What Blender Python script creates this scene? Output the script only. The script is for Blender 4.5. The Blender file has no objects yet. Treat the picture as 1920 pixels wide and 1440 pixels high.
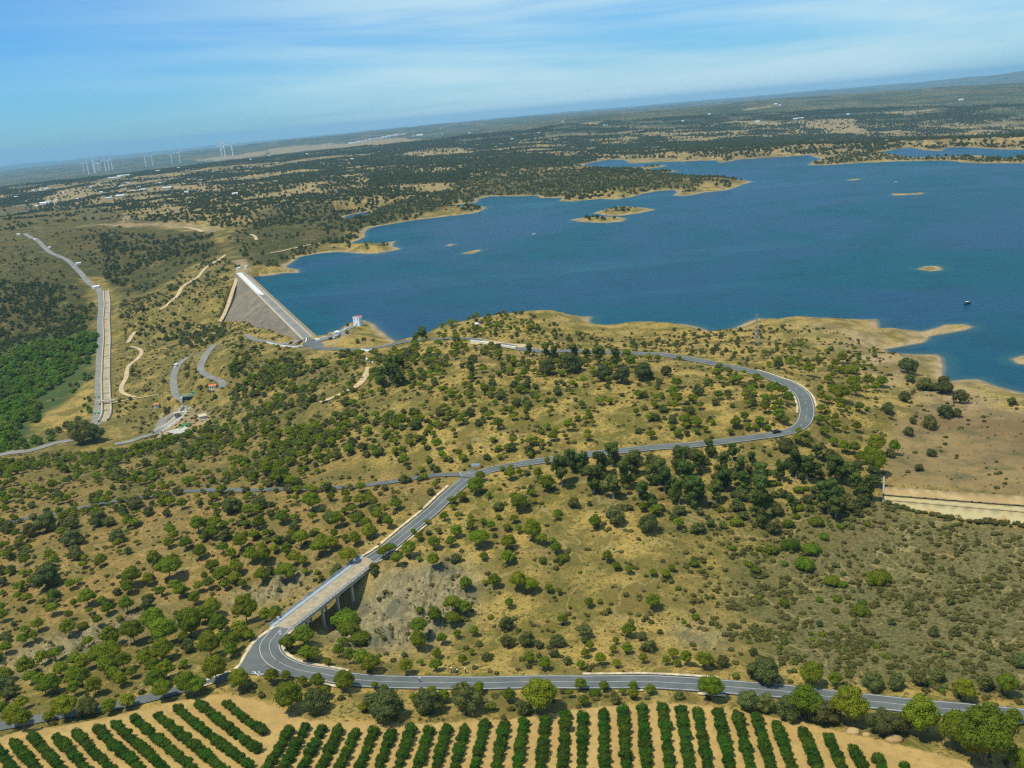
import bpy, bmesh, math, random
import numpy as np
from mathutils import Vector, Matrix
random.seed(7); rng = np.random.default_rng(11)
S = bpy.context.scene; COL = S.collection
# ------------------------------------------------------------ camera
F = 1867.0; CH = 170.0
ROLL = math.atan(.085); PIT = math.atan((720 - 212) * math.cos(ROLL) / F)
fw = np.array([0, math.cos(PIT), -math.sin(PIT)]); _R = np.array([1., 0, 0]); _U = np.array([0, math.sin(PIT), math.cos(PIT)])
RT = _R * math.cos(ROLL) - _U * math.sin(ROLL); UP = _U * math.cos(ROLL) + _R * math.sin(ROLL)
cam = bpy.data.cameras.new('camera'); cam.lens = 35.0; cam.sensor_width = 36.0
cam.lens = F / 1920 * 36; cam.clip_start = 1; cam.clip_end = 120000
co = bpy.data.objects.new('camera', cam); COL.objects.link(co); S.camera = co
co.matrix_world = Matrix(((RT[0], UP[0], -fw[0], 0), (RT[1], UP[1], -fw[1], 0), (RT[2], UP[2], -fw[2], CH), (0, 0, 0, 1)))
# ------------------------------------------------------------ light
SUN_EL = math.radians(65); SUN_D = np.array([-.80, -.48]); SUN_D = SUN_D / np.hypot(*SUN_D)   # direction towards the sun
EXPO = 0.0
sun = bpy.data.lights.new('sun', 'SUN'); sun.energy = 4.7; sun.angle = math.radians(.5); sun.color = (1, .94, .77)
so = bpy.data.objects.new('sun', sun); COL.objects.link(so)
sv = Vector((SUN_D[0] * math.cos(SUN_EL), SUN_D[1] * math.cos(SUN_EL), math.sin(SUN_EL)))
so.rotation_euler = sv.to_track_quat('Z', 'Y').to_euler(); so.location = (0, 0, 400)
W = bpy.data.worlds.new('World'); S.world = W; W.use_nodes = True
wn = W.node_tree; wn.nodes.clear()
def N(t, typ, **k):
    n = t.nodes.new(typ)
    for a, b in k.items():
        if hasattr(n, a): setattr(n, a, b)
    return n
wo = N(wn, 'ShaderNodeOutputWorld'); bg = N(wn, 'ShaderNodeBackground'); sky = N(wn, 'ShaderNodeTexSky')
sky.sky_type = 'NISHITA'; sky.sun_disc = False; sky.sun_elevation = SUN_EL; sky.sun_rotation = math.atan2(SUN_D[0], SUN_D[1])
sky.altitude = 200; sky.air_density = 1.0; sky.dust_density = .3; sky.ozone_density = 4.0
SKY_STR = .098
bg.inputs['Strength'].default_value = SKY_STR
tc = N(wn, 'ShaderNodeTexCoord'); mp = N(wn, 'ShaderNodeMapping'); mp.inputs['Rotation'].default_value = (0, math.radians(-9), math.radians(24)); mp.inputs['Scale'].default_value = (.9, 1.6, 12.0)
nz = N(wn, 'ShaderNodeTexNoise'); nz.inputs['Scale'].default_value = 1.9; nz.inputs['Detail'].default_value = 7; nz.inputs['Roughness'].default_value = .52; nz.inputs['Distortion'].default_value = .5
cr = N(wn, 'ShaderNodeMapRange'); cr.interpolation_type = 'SMOOTHSTEP'
cr.inputs['From Min'].default_value = .34; cr.inputs['From Max'].default_value = .66; cr.inputs['To Min'].default_value = 0.05; cr.inputs['To Max'].default_value = 1.0
# the cirrus sheet lies to the right of the picture: fade it out towards the left
sx = N(wn, 'ShaderNodeSeparateXYZ'); fx = N(wn, 'ShaderNodeMapRange'); fx.interpolation_type = 'SMOOTHSTEP'
fx.inputs['From Min'].default_value = -.48; fx.inputs['From Max'].default_value = .05; fx.inputs['To Min'].default_value = .07; fx.inputs['To Max'].default_value = 1.0
mu = N(wn, 'ShaderNodeMath', operation='MULTIPLY')
mx = N(wn, 'ShaderNodeMix', data_type='RGBA'); mx.inputs[7].default_value = (5.6, 8.0, 9.0, 1)
L = wn.links.new
L(tc.outputs['Generated'], mp.inputs[0]); L(mp.outputs[0], nz.inputs['Vector']); L(nz.outputs['Fac'], cr.inputs['Value'])
L(tc.outputs['Generated'], sx.inputs[0]); L(sx.outputs['X'], fx.inputs['Value'])
L(cr.outputs[0], mu.inputs[0]); L(fx.outputs[0], mu.inputs[1]); tint = N(wn, 'ShaderNodeMix', data_type='RGBA', blend_type='MULTIPLY'); tint.inputs[0].default_value = 1; tint.inputs[7].default_value = (.42, .92, 1.40, 1)
L(sky.outputs[0], tint.inputs[6]); L(mu.outputs[0], mx.inputs[0]); L(tint.outputs[2], mx.inputs[6])
L(mx.outputs[2], bg.inputs['Color']); L(bg.outputs[0], wo.inputs['Surface'])
S.view_settings.view_transform = 'Standard'; S.view_settings.look = 'None'; S.view_settings.gamma = 1; S.view_settings.exposure = EXPO
S.view_settings.use_curve_mapping = False
S.cycles.use_denoising = False; S.cycles.pixel_filter_type = 'BLACKMAN_HARRIS'; S.cycles.filter_width = 1.3; S.cycles.max_bounces = 6; S.cycles.diffuse_bounces = 2; S.cycles.volume_bounces = 0; S.cycles.transparent_max_bounces = 8

# ------------------------------------------------------------ helpers: pictures rays, noise
def ray(x, y):
    d = fw + RT * (x - 960) / F - UP * (y - 720) / F
    return d / np.linalg.norm(d)
def at(x, y, z=0.0):
    d = ray(x, y); return np.array([0, 0, CH]) + d * ((z - CH) / d[2])
def topx(X, Y, Z):
    v = np.stack([X, Y, Z - CH], -1); d = v @ fw
    return 960 + F * (v @ RT) / d, 720 - F * (v @ UP) / d
_P = rng.permutation(4096); _G = rng.uniform(0, 2 * math.pi, 4096)
def perlin(x, y):
    xi = np.floor(x).astype(np.int64); yi = np.floor(y).astype(np.int64); xf = x - xi; yf = y - yi
    u = xf * xf * xf * (xf * (xf * 6 - 15) + 10); v = yf * yf * yf * (yf * (yf * 6 - 15) + 10)
    def g(a, b, dx, dy):
        an = _G[_P[(_P[a & 4095] + b) & 4095]]; return np.cos(an) * dx + np.sin(an) * dy
    a = g(xi, yi, xf, yf); b = g(xi + 1, yi, xf - 1, yf); c = g(xi, yi + 1, xf, yf - 1); d = g(xi + 1, yi + 1, xf - 1, yf - 1)
    return ((a * (1 - u) + b * u) * (1 - v) + (c * (1 - u) + d * u) * v) * 1.5
def fbm(x, y, wl, o=4, k=.5):
    s = 0; a = 1.; f = 1. / wl
    for i in range(o): s = s + a * perlin(x * f + 17.3 * i, y * f - 9.1 * i); a *= k; f *= 2.03
    return s
def sst(a, b, x):
    t = np.clip((x - a) / (b - a), 0, 1); return t * t * (3 - 2 * t)
def pip(X, Y, P):
    P = np.asarray(P)[:, :2]; ins = np.zeros(X.shape, bool); j = len(P) - 1
    lo = P.min(0); hi = P.max(0); bb = (X >= lo[0]) & (X <= hi[0]) & (Y >= lo[1]) & (Y <= hi[1])
    xs = X[bb]; ys = Y[bb]; r = np.zeros(xs.shape, bool)
    for i in range(len(P)):
        a, b = P[i], P[j]; j = i
        if a[1] == b[1]: continue
        c = ((a[1] > ys) != (b[1] > ys)) & (xs < (b[0] - a[0]) * (ys - a[1]) / (b[1] - a[1]) + a[0]); r ^= c
    ins[bb] = r; return ins
def segdist(X, Y, P, closed=True, skip=()):
    P = np.asarray(P, dtype=np.float32)[:, :2]; best = np.full(X.shape, 1e9, np.float32); n = len(P)
    for i in range(n if closed else n - 1):
        if i in skip: continue
        a = P[i]; b = P[(i + 1) % n]; d = b - a; l2 = float(d @ d) + 1e-9
        t = ((X - a[0]) * d[0] + (Y - a[1]) * d[1]) / l2; np.clip(t, 0, 1, out=t)
        q = (X - a[0] - t * d[0]) ** 2 + (Y - a[1] - t * d[1]) ** 2; np.minimum(best, q, out=best)
    return np.sqrt(best)
# ------------------------------------------------------------ the lake shore (traced, then laid on the water level z = 0)
SH = [(585,629),(600,628),(640,618),(657,606),(682,601),(702,610),(714,622),(730,634),(745,643),(762,645),(800,632),(860,620),(940,613),(1020,604),(1045,600),(1060,597),(1085,594),(1107,594),(1103,603),(1112,611),(1120,617),(1150,613),(1200,607),(1240,607),(1280,608),(1307,613),(1337,625),(1352,624),(1367,621),(1390,610),(1410,601),(1424,597),(1445,600),(1464,602),(1485,598),(1511,595),(1535,596),(1547,598),(1554,604),(1580,602),(1601,600),(1641,599),(1645,610),(1645,618),(1687,618),(1730,622),(1757,615),(1773,609),(1807,608),(1823,613),(1810,618),(1773,625),(1742,630),(1730,642),(1697,648),(1657,655),(1663,662),(1713,665),(1755,665),(1765,672),(1768,690),(1767,707),(1780,715),(1813,712),(1833,712),(1867,725),(1897,733),(1920,738),(2000,752),(2150,800),(2400,760),(2600,600),(2500,330),(2150,318),(1920,306),(1854,306.6),(1807,305),(1790,302),(1746,301),(1673,303),(1601,306.5),(1547,310),(1514,309.5),(1525,303),(1541,298),(1524,293.5),(1518,290.5),(1471,294),(1420,297.5),(1384,299),(1362,304),(1350,305),(1344,300.5),(1312,301.5),(1276,303),(1240,304),(1210,305.5),(1183,307),(1170,300),(1150,299.5),(1133,300.5),(1100,307),(1083,314),(1057,319),(1095,317.5),(1130,316.5),(1160,316),(1240,309.5),(1252,311),(1215,317),(1190,321),(1255,319.5),(1272,321),(1235,327),(1275,329),(1312,331.5),(1355,335),(1395,338),(1413,341),(1398,344),(1384,349),(1366,356),(1340,359),(1319,361),(1300,365),(1283,367.5),(1262,366.5),(1271,360),(1262,356),(1233,358),(1207,363),(1180,370),(1153,374),(1125,373),(1100,375),(1073,378),(1050,377),(1055,371),(1013,371),(1010,367),(967,368),(917,368),(897,373),(893,380),(867,383),(840,387),(862,390),(890,386.5),(908,387.5),(911,391),(890,400),(853,404),(800,410),(775,413),(750,417),(710,424),(692,428),(683,435),(684,444),(672,450),(657,456),(690,458),(717,457),(740,452),(734,462),(750,467),(733,471),(710,475),(690,476),(660,474),(633,472),(610,474),(592,476),(575,479),(560,482),(550,490),(535,499),(538,502),(559,505.5),(561,511),(530,512),(515,515),(500,517),(478,520)]
SH2 = [(1648,286),(1673,281),(1706,277),(1738,282),(1764,283.5),(1774,277),(1818,276),(1854,279),(1890,280.5),(1920,280.5),(2100,272),(2300,282),(2300,302),(2100,300),(1920,294),(1872,297),(1836,291),(1782,293),(1709,295),(1673,290)]
SH3 = [(640,412),(648,405),(672,400),(696,396),(690,402),(672,407),(655,411)]
ISL = [[(1113,400),(1133,393),(1160,387),(1187,388),(1210,390),(1229,393),(1200,399),(1167,404),(1140,404)],
       [(1070,412),(1093,408),(1133,406),(1160,407),(1174,410),(1167,415),(1133,418),(1090,416)],
       [(866,475.5),(880,471),(898,468),(901,469.5),(884,476)], [(1673,362.5),(1700,363),(1731,361),(1729,364),(1700,365.5),(1677,366.5)],
       [(1722,504.5),(1736,499),(1754,499),(1762,501),(1765,506),(1745,508.5)], [(1899,673),(1920,667),(1960,675),(1940,686),(1908,681)],
       [(836,460),(846,457.5),(852,458.5),(843,461)], [(1586,337.5),(1600,335.5),(1616,335),(1600,338.5)]]
def w2(P, z=0.0): return np.array([at(x, y, z)[:2] for x, y in P])
def jag(P, amp, seed, mn=1e9):
    """subdivide a shoreline and give it small irregularities"""
    out = []; n = len(P)
    for i in range(n):
        a = P[i]; b = P[(i + 1) % n]; l = np.hypot(*(b - a)); k = int(min(8, max(1, l / 9)))
        nn = np.array([b[1] - a[1], a[0] - b[0]]) / (l + 1e-6)
        for j in range(k):
            q = a + (b - a) * j / k; am = min(amp, l * .08)
            out.append(q + nn * am * float(perlin(np.array(q[0] / 14. + seed), np.array(q[1] / 14.))) * (1 if j else .3))
    return np.array(out)
lakeW = w2(SH); DAM_SKIP = {len(SH) - 1}
lake1 = np.vstack([jag(lakeW, 2.5, 3)[:-1]]); lake2 = w2(SH2); lake3 = w2(SH3)
# the closing edge (dam) must stay straight: drop the points jag() put on it
_a, _b = lakeW[-1], lakeW[0]; _d = (_b - _a) / np.hypot(*(_b - _a)); _n = np.array([-_d[1], _d[0]])
keep = [i for i, q in enumerate(lake1) if not (abs((q - _a) @ _n) < 4 and 2 < (q - _a) @ _d < np.hypot(*(_b - _a)) - 1 and i > len(lake1) - 12)]
lake1 = lake1[keep]
isl = [jag(w2(p), 1.5, 9) for p in ISL]
# ------------------------------------------------------------ terrain grid (polar round the camera)
az = np.concatenate([np.radians(np.arange(-78, -35, 1.5)), np.radians(np.arange(-35, 35.01, .078)), np.radians(np.arange(36.5, 79, 1.5))])
def geo(a, b, s): return list(np.exp(np.arange(math.log(a), math.log(b), s)))
rr = np.array(geo(60, 200, .015) + geo(200, 700, .0022) + geo(700, 1700, .003) + geo(1700, 6500, .006) + geo(6500, 46000, .012))
NR, NC = len(rr), len(az); lr = np.log(rr)
X = (rr[:, None] * np.sin(az)[None]).astype(np.float64); Y = rr[:, None] * np.cos(az)[None]
CP = [(-300,1500,2),(300,1440,1),(960,1440,1),(1600,1440,1),(2200,1500,2),(0,1390,-4),(480,1320,-3),(960,1340,-2),(1500,1355,-2),(1920,1440,-1),(960,1800,3),(-400,1800,3),(2400,1800,3),
 (470,1250,-1.5),(640,1275,-2),(1000,1280,-1),(1400,1285,-1),(1920,1335,0),(2200,1370,0),(360,1285,-4),(200,1330,-6),(0,1370,-8),(-200,1400,-9),(-500,1450,-9),
 (610,1140,-8.5),(575,1160,-6),(520,1112,-9),(430,1125,-10),(300,1150,-11),(180,1190,-12),(60,1240,-13),(-60,1270,-14),(-400,1300,-15),(250,1220,-9),(400,1190,-6),(100,1290,-9),
 (650,1165,-8.5),(680,1215,-7.5),(780,1215,-6.5),(900,1200,-6),(1200,1170,-6.5),(1450,1130,-6),(1650,1080,-5),(1780,1030,-4),(2000,1060,-4),(1900,1150,-5),(1900,1250,-3),(1650,1200,-4),
 (640,1115,-4),(700,1120,-4.5),(760,1120,-2.5),(860,1090,1),(800,1160,-4),(800,1010,4),(740,1060,1),(900,1000,5),(1000,1000,6),(1050,1060,2),(1200,1080,0),(1400,1040,-1),(1000,1130,-3),(1200,1220,-4),(900,1240,-4),(1000,950,9),(1550,1000,0),(1500,950,4),(1640,960,2),(1250,980,5),(1400,960,4),
 (536,1172,-1.2),(545,1165,-1.2),(690,1060,-.5),(700,1050,0),(780,980,5),(840,925,9),(870,890,12),(960,870,13),(1100,855,14),(1280,838,15),(1460,810,16),(1520,770,17),(1500,730,17),(1400,695,18),(1280,672,18),(1170,660,18),(1000,657,19),(690,655,9),(590,648,6),(740,650,9),(672,611,6.5),(655,618,6),(690,620,6),(1740,976,.3),(1850,990,-.2),(1950,1003,-.2),(1665,955,1.2),(2100,1020,-.2),
 (1000,760,22),(800,800,17),(760,720,18),(700,700,14),(650,760,9),(560,720,-1),(450,760,-12),(1200,740,21),(1350,750,19),(900,700,25),(860,640,21),(940,607,21),(1040,606,17),(820,628,16),(1150,632,8),(1300,642,9),(1420,620,9),(1500,640,10),(1600,660,7),(1650,720,7),(1600,800,9),(1760,745,3),(1850,850,1.5),(1800,900,1),(1920,830,1.5),(2100,850,2),(1700,860,3),(1550,870,8),(1400,900,8),(1200,900,10),(1050,900,12),
 (600,860,4),(400,850,-12),(200,870,-26),(0,900,-24),(300,930,-9),(100,990,-17),(600,915,5),(750,900,9),(400,925,-4),(0,975,-20),(-200,1000,-24),(500,1000,0),(300,1050,-6),(100,1100,-11),(-100,1150,-14),(600,1050,-1),(500,1080,-6),(650,1010,1),(720,960,6),
 (0,850,-42),(140,826,-42),(200,790,-43),(100,750,-47),(0,720,-50),(-300,760,-50),(30,640,-48),(190,700,-40),(190,620,-34),(190,545,-25),(300,815,-36),(335,765,-34),(325,700,-28),(400,735,-20),(260,670,-37),(245,620,-38),(330,560,-30),(413,603,-25),(430,560,-13),(445,520,0),(440,650,-20),(520,650,-4),(550,655,0),(410,500,-8),(340,520,-20),(470,640,-14),
 (250,520,-26),(300,440,12),(380,460,8),(150,440,18),(60,440,20),(120,490,-3),(150,505,-12),(180,538,-24),(0,500,-10),(60,560,-25),(0,600,-38),(-300,600,-30),(120,620,-36),(455,495,6),(550,465,6),(600,440,9),(480,420,13),(-300,450,10),
 (0,410,22),(200,385,24),(400,380,24),(600,380,17),(700,350,20),(900,335,20),(1000,340,12),(1200,335,8),(1000,310,18),(1250,290,18),(1500,275,18),(1750,262,20),(2000,250,22),(2300,240,22)]
DZ = 5.0; DA = at(575, 632, DZ); DB = at(450, 511.5, DZ); dt = (DB - DA)[:2]; DL = float(np.hypot(*dt)); dt = dt / DL; dn = np.array([-dt[1], dt[0]])   # dn points downstream (left)
def facept(x, y, up=0.):
    d = ray(x, y); nn = np.array([dn[0] / 1.6, dn[1] / 1.6, 1.]); q0 = DA + np.array([dn[0] * 5, dn[1] * 5, up]); O_ = np.array([0, 0, CH]); return O_ + d * (((q0 - O_) @ nn) / (d @ nn))
FVIS = [(572,632),(545,629.5),(510,628),(478,623),(463,608),(440,603),(412,604),(420,582),(430,558),(438,536),(446,517)]
FW = [facept(*q) for q in FVIS]
CP = [c for c in CP if c[:2] not in ((413,603),(430,560),(445,520),(440,650),(520,650),(470,640))]
_pts = [(at(x, y, z), z) for x, y, z in CP] + [(p + np.array([0, 0, 1.0]), p[2] + 1.0) for p in FW[1:]]
_f = {q: p for q, p in zip(FVIS, FW)}
for q, k in (((463,608),14), ((510,628),12), ((440,603),16), ((545,629.5),9)):
    p = _f[q]; o_ = p[:2] - p[:2] / np.hypot(*p[:2]) * k; _pts.append((np.array([*o_, p[2] + 2.0]), p[2] + 2.0))
Q = [(math.atan2(p[0], p[1]) * 1.3, math.log(math.hypot(p[0], p[1])), z) for p, z in _pts]
def yh(x): return 212 - .085 * (x - 960)
for x, y, r in [(0,350,5000),(160,325,6000),(300,311,6500),(420,296,7000),(560,281,6900),(700,270,6600),(800,258,7200),(960,238,7200),(1200,212,7500),(1400,193,8000),(1650,172,9000),(1920,150,10000),(2300,120,10000),(-300,375,5000),
                (-300,352,14500),(0,322,14500),(160,306,14500),(330,288,14500),(420,279,14500),(640,251,15000),(800,237,16000),(960,223,18000),(1150,208,18000),(1350,191,20000),(1540,177,20000),(1750,159,20000),(1920,150,17000),(2300,119,18000),
                (-300,420,3000),(0,384,3300),(300,350,3300),(600,315,3800),(900,285,4200),(1200,262,4500),(1500,240,4800),(1800,222,5000),(2300,190,5000)]:
    a = math.atan2(*(ray(x, yh(x))[:2])); Q.append((a * 1.3, math.log(r), CH - r * (y - yh(x)) * math.cos(ROLL) / F / math.cos(a)))
for x, r, z in [(0,9500,-60),(200,9500,-50),(420,9800,-50),(640,10000,-20),(800,11000,30),(-300,9500,-60),(0,30000,-200),(640,30000,-60),(960,30000,20),(1400,30000,40),(1920,30000,60),(960,46000,0),(0,46000,-200),(1920,46000,0)]:
    a = math.atan2(*(ray(x, yh(x))[:2])); Q.append((a * 1.3, math.log(r), z))
Q = np.array(Q); C0 = .045
def _phi(d2): return np.sqrt(d2 + C0 * C0)
A = _phi((Q[:, None, 0] - Q[None, :, 0]) ** 2 + (Q[:, None, 1] - Q[None, :, 1]) ** 2)
n = len(Q); M = np.zeros((n + 3, n + 3)); M[:n, :n] = A - np.eye(n) * .004; M[:n, n] = 1; M[:n, n + 1:] = Q[:, :2]; M[n:, :n] = M[:n, n:].T
wv = np.linalg.solve(M, np.concatenate([Q[:, 2], [0, 0, 0]]))
def rbf(a, l):
    a = a * 1.3; out = wv[n] + wv[n + 1] * a + wv[n + 2] * l
    for i in range(n): out = out + wv[i] * np.sqrt((a - Q[i, 0]) ** 2 + (l - Q[i, 1]) ** 2 + C0 * C0)
    return out
Z = np.zeros((NR, NC))
for i0 in range(0, NR, 200): Z[i0:i0 + 200] = rbf(np.broadcast_to(az[None], (min(200, NR - i0), NC)), np.broadcast_to(lr[i0:i0 + 200, None], (min(200, NR - i0), NC)))
RG = np.broadcast_to(rr[:, None], X.shape)
Z += fbm(X, Y, 60, 4) * (1.6 * sst(230, 330, RG)) * (1 - sst(2500, 5000, RG))
Z += fbm(X, Y, 17, 3) * .55 * sst(250, 330, RG) * (1 - sst(1200, 2000, RG))
Z += fbm(X, Y, 330, 4) * 9 * sst(900, 2600, RG)
Z += fbm(X, Y, 1500, 4) * 34 * sst(5000, 13000, RG)
# far ranges on the right-hand horizon
def hillpx(x, r, w, h):
    global Z
    a = math.atan2(*(ray(x, yh(x))[:2])); cx, cy = r * math.sin(a), r * math.cos(a)
    Z += h * np.exp(-(((X - cx) / w) ** 2 + ((Y - cy) / 2500) ** 2))
for a in [(1880,24000,500,45),(1930,24000,450,45),(2000,24000,700,70),(1810,24000,400,15),(2200,24000,1500,60),(1560,24000,400,22),(1480,24000,400,16),(1300,24000,600,14)]: hillpx(*a)
# rough rock near the creek
def blob(px, py, z, s): c = at(px, py, z); return np.exp(-((X - c[0]) ** 2 + (Y - c[1]) ** 2) / s ** 2)
rockm = np.clip(blob(720,1135,-4,17) + blob(790,1120,-2,17) + blob(690,1180,-7,12) + blob(770,1170,-4,14) + .8 * blob(540,1105,-9,9) + .7 * blob(470,1120,-9,9) + .6 * blob(160,1190,-11,14) + .6 * blob(60,1235,-13,14) + .5 * blob(840,1100,-1,12)+ .45 * blob(250,1165,-11,12) + .5 * blob(1310,1190,-5,10), 0, 1)
Z += rockm * (np.abs(fbm(X * 1.0, Y * .6, 11, 5, .6)) * 4.4 - 1.3)
# shore: signed distance (positive on land)
m = (RG > 430) & (RG < 9000); xs = X[m].astype(np.float32); ys = Y[m].astype(np.float32)
nl = len(lake1)
d1 = segdist(xs, ys, lake1, True, skip={nl - 1}); d2 = segdist(xs, ys, lake2); d3 = segdist(xs, ys, lake3)
i1 = pip(xs, ys, lake1); i2 = pip(xs, ys, lake2); i3 = pip(xs, ys, lake3)
dd = np.minimum(np.minimum(d1, d2), d3); inw = i1 | i2 | i3
ddam = segdist(xs, ys, lake1[[-1, 0]], False)
dd = np.where(i1, np.minimum(dd, ddam), dd)
for p in isl:
    di = segdist(xs, ys, p); ii = pip(xs, ys, p); inw &= ~ii; dd = np.where(ii, di, np.minimum(dd, di) if True else dd)
sd = np.where(inw, -dd, dd); SD = np.full(X.shape, 500., np.float32); SD[m] = sd
rS = RG[m]; D = 22 + .045 * (rS - 500).clip(0)
z = Z[m]; fromdam = segdist(xs, ys, lake1[[-1, 0]], False)
_k = sst(1.0, 4.0, dd / D); landz = np.maximum(z, .8) * (1 - _k) + z * _k
wS = sst(0, 1, dd / D); lz = landz * wS + (.02 + .045 * dd) * (1 - wS)
wz = -.22 * dd.clip(0, 100) - .05
for p in isl:
    ii = pip(xs, ys, p); lz = np.where(ii, np.minimum(.09 * dd, 5) + .05, lz)
for _q in ([(1500,284),(1650,272),(2400,262),(2500,316),(1800,309),(1500,314)], [(1040,325),(1270,325),(1270,296),(1040,296)], [(615,424),(715,418),(712,394),(625,396)]):
    _c = pip(xs, ys, w2(_q)); lz = np.where(_c, np.minimum(lz, .35 + .012 * dd), lz)
Z[m] = np.where(inw, wz, lz)
DSK = -SD
# ------------------------------------------------------------ grid lookups
def gz(x, y):
    x = np.asarray(x, float); y = np.asarray(y, float)
    c = np.interp(np.arctan2(x, y), az, np.arange(NC)); r = np.interp(np.log(np.hypot(x, y)), lr, np.arange(NR))
    c0 = np.clip(c.astype(int), 0, NC - 2); r0 = np.clip(r.astype(int), 0, NR - 2); u = c - c0; v = r - r0
    return (Z[r0, c0] * (1 - u) + Z[r0, c0 + 1] * u) * (1 - v) + (Z[r0 + 1, c0] * (1 - u) + Z[r0 + 1, c0 + 1] * u) * v
def gsd(x, y):
    c = np.clip(np.interp(np.arctan2(x, y), az, np.arange(NC)).astype(int), 0, NC - 1); r = np.clip(np.interp(np.log(np.hypot(x, y)), lr, np.arange(NR)).astype(int), 0, NR - 1)
    return SD[r, c]
def pick(px, py, rmin=0):
    d = ray(px, py); h = math.hypot(d[0], d[1]); a = math.atan2(d[0], d[1]); c = float(np.interp(a, az, np.arange(NC))); c0 = min(int(c), NC - 2); u = c - c0
    zt = Z[:, c0] * (1 - u) + Z[:, c0 + 1] * u; zr = CH + rr * d[2] / h; ok = np.nonzero((zt >= zr) & (rr > rmin))[0]
    i = ok[0] if len(ok) else NR - 1
    if i == 0: r = rr[0]
    else:
        f0 = zr[i - 1] - zt[i - 1]; f1 = zr[i] - zt[i]; t = f0 / (f0 - f1 + 1e-9) if f0 > 0 else 0; r = rr[i - 1] + (rr[i] - rr[i - 1]) * min(max(t, 0), 1)
    return np.array([r * math.sin(a), r * math.cos(a), CH + r * d[2] / h])
# ------------------------------------------------------------ polylines laid on the ground
def smooth(P, step):
    """Catmull-Rom through P (3D), resampled about every `step` metres"""
    P = np.asarray(P, float); E = np.vstack([2 * P[0] - P[1], P, 2 * P[-1] - P[-2]]); out = []
    for i in range(1, len(E) - 2):
        p0, p1, p2, p3 = E[i - 1:i + 3]; k = max(2, int(np.hypot(*(p2 - p1)[:2]) / step))
        for t in np.arange(k) / k: out.append(.5 * (2 * p1 + (p2 - p0) * t + (2 * p0 - 5 * p1 + 4 * p2 - p3) * t * t + (3 * p1 - p0 - 3 * p2 + p3) * t ** 3))
    out.append(E[-2]); return np.array(out)
def line(pts, step=2.5, zs=12, ground=True):
    W3 = [at(*p) if len(p) == 3 else pick(*p) for p in pts]
    L_ = smooth(W3, step)
    if ground:
        g = gz(L_[:, 0], L_[:, 1]); k = max(1, int(zs / step)); gp = np.pad(g, k, mode='edge'); L_[:, 2] = np.convolve(gp, np.ones(2 * k + 1) / (2 * k + 1), 'valid')
    return L_
ROADS = {}
_main = [(2250,1393),(2080,1368),(1913,1341),(1747,1327),(1613,1313),(1480,1298),(1380,1288),(1280,1281.5),(1207,1278),(1073,1279),(940,1280),(807,1280),(673,1274.5),(607,1266),(560,1256),(530,1245),(510,1228),(505,1208),(515,1190),(530,1177)]
_main2 = [(693,1053),(723,1031),(757,1001),(807,961),(840,930),(863,909),(882,895),(907,883),(940,876),(990,867),(1040,861),(1107,850.5),(1173,845),(1223,840),(1297,834),(1363,827),(1413,820),(1460,813),(1487,807),(1503,797),(1511,783),(1513,767),(1508,747),(1497,733),(1477,720),(1447,708),(1413,698),(1363,687),(1313,675.5),(1240,666.5),(1190,661.5),(1140,659),(1073,659),(1023,659),(973,654,19.5),(905,648,18),(840,647,14),(795,644.5,11),(760,645.5,9.5),(717,650,9),(688,652,8.5),(650,652.5,8),(608,652,6.5),(590,648,6),(578,638,5.5)]
ROADS['lower'] = (line(_main), 7.6); ROADS['upper'] = (line(_main2, zs=16), 7.6)
def bridge_pts():
    return ROADS['lower'][0][-1].copy(), ROADS['upper'][0][0].copy()
ROADS['mid'] = (line([(884,893),(868,889.5),(845,888),(800,893),(750,901),(700,908),(633,914),(583,915.5),(500,918),(417,918.5),(350,922),(267,933),(200,943),(150,953),(67,970),(0,981),(-60,995),(-200,1030)]), 4.8)
ROADS['lane'] = (line([(520,1232),(495,1243),(470,1254),(440,1263),(387,1279),(330,1296),(267,1311),(187,1328),(83,1346),(0,1363),(-80,1380),(-250,1410)]), 5.2)
ROADS['canalroad'] = (line([(47,437),(57,445),(72,452),(87,467),(110,480),(133,493),(150,510),(170,533),(186,545),(190,567),(189,617),(188,680),(187,742),(185,772),(179,797)], 4, 20), 8.5)
ROADS['plant'] = (line([(380,657),(350,672),(335,685),(329,694),(325,711),(327,732),(332,744),(345,752)], 3), 6.0)
ROADS['yard'] = (line([(346,757),(340,766),(325,778),(308,790),(299,802),(290,812),(268,820),(245,827),(215,833)], 3), 7.0)
ROADS['bottom'] = (line([(142,822),(131,825),(102,832),(58,843),(20,850),(0,854),(-60,864)], 3), 8.0)
ROADS['service'] = (line([(590,648),(572,649.5),(550,649),(533,647),(513,643),(500,640.5),(475,635.5),(463,628)], 3), 5.5)
ROADS['towerlane'] = (line([(584,642),(593,641),(612,634),(625,629),(640,623),(652,617),(664,611)], 3), 5.0)
ROADS['greylane'] = (line([(402,646),(392,657),(382,672),(376,692),(392,706),(410,712),(418,718),(415,729)], 3), 6.0)
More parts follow.
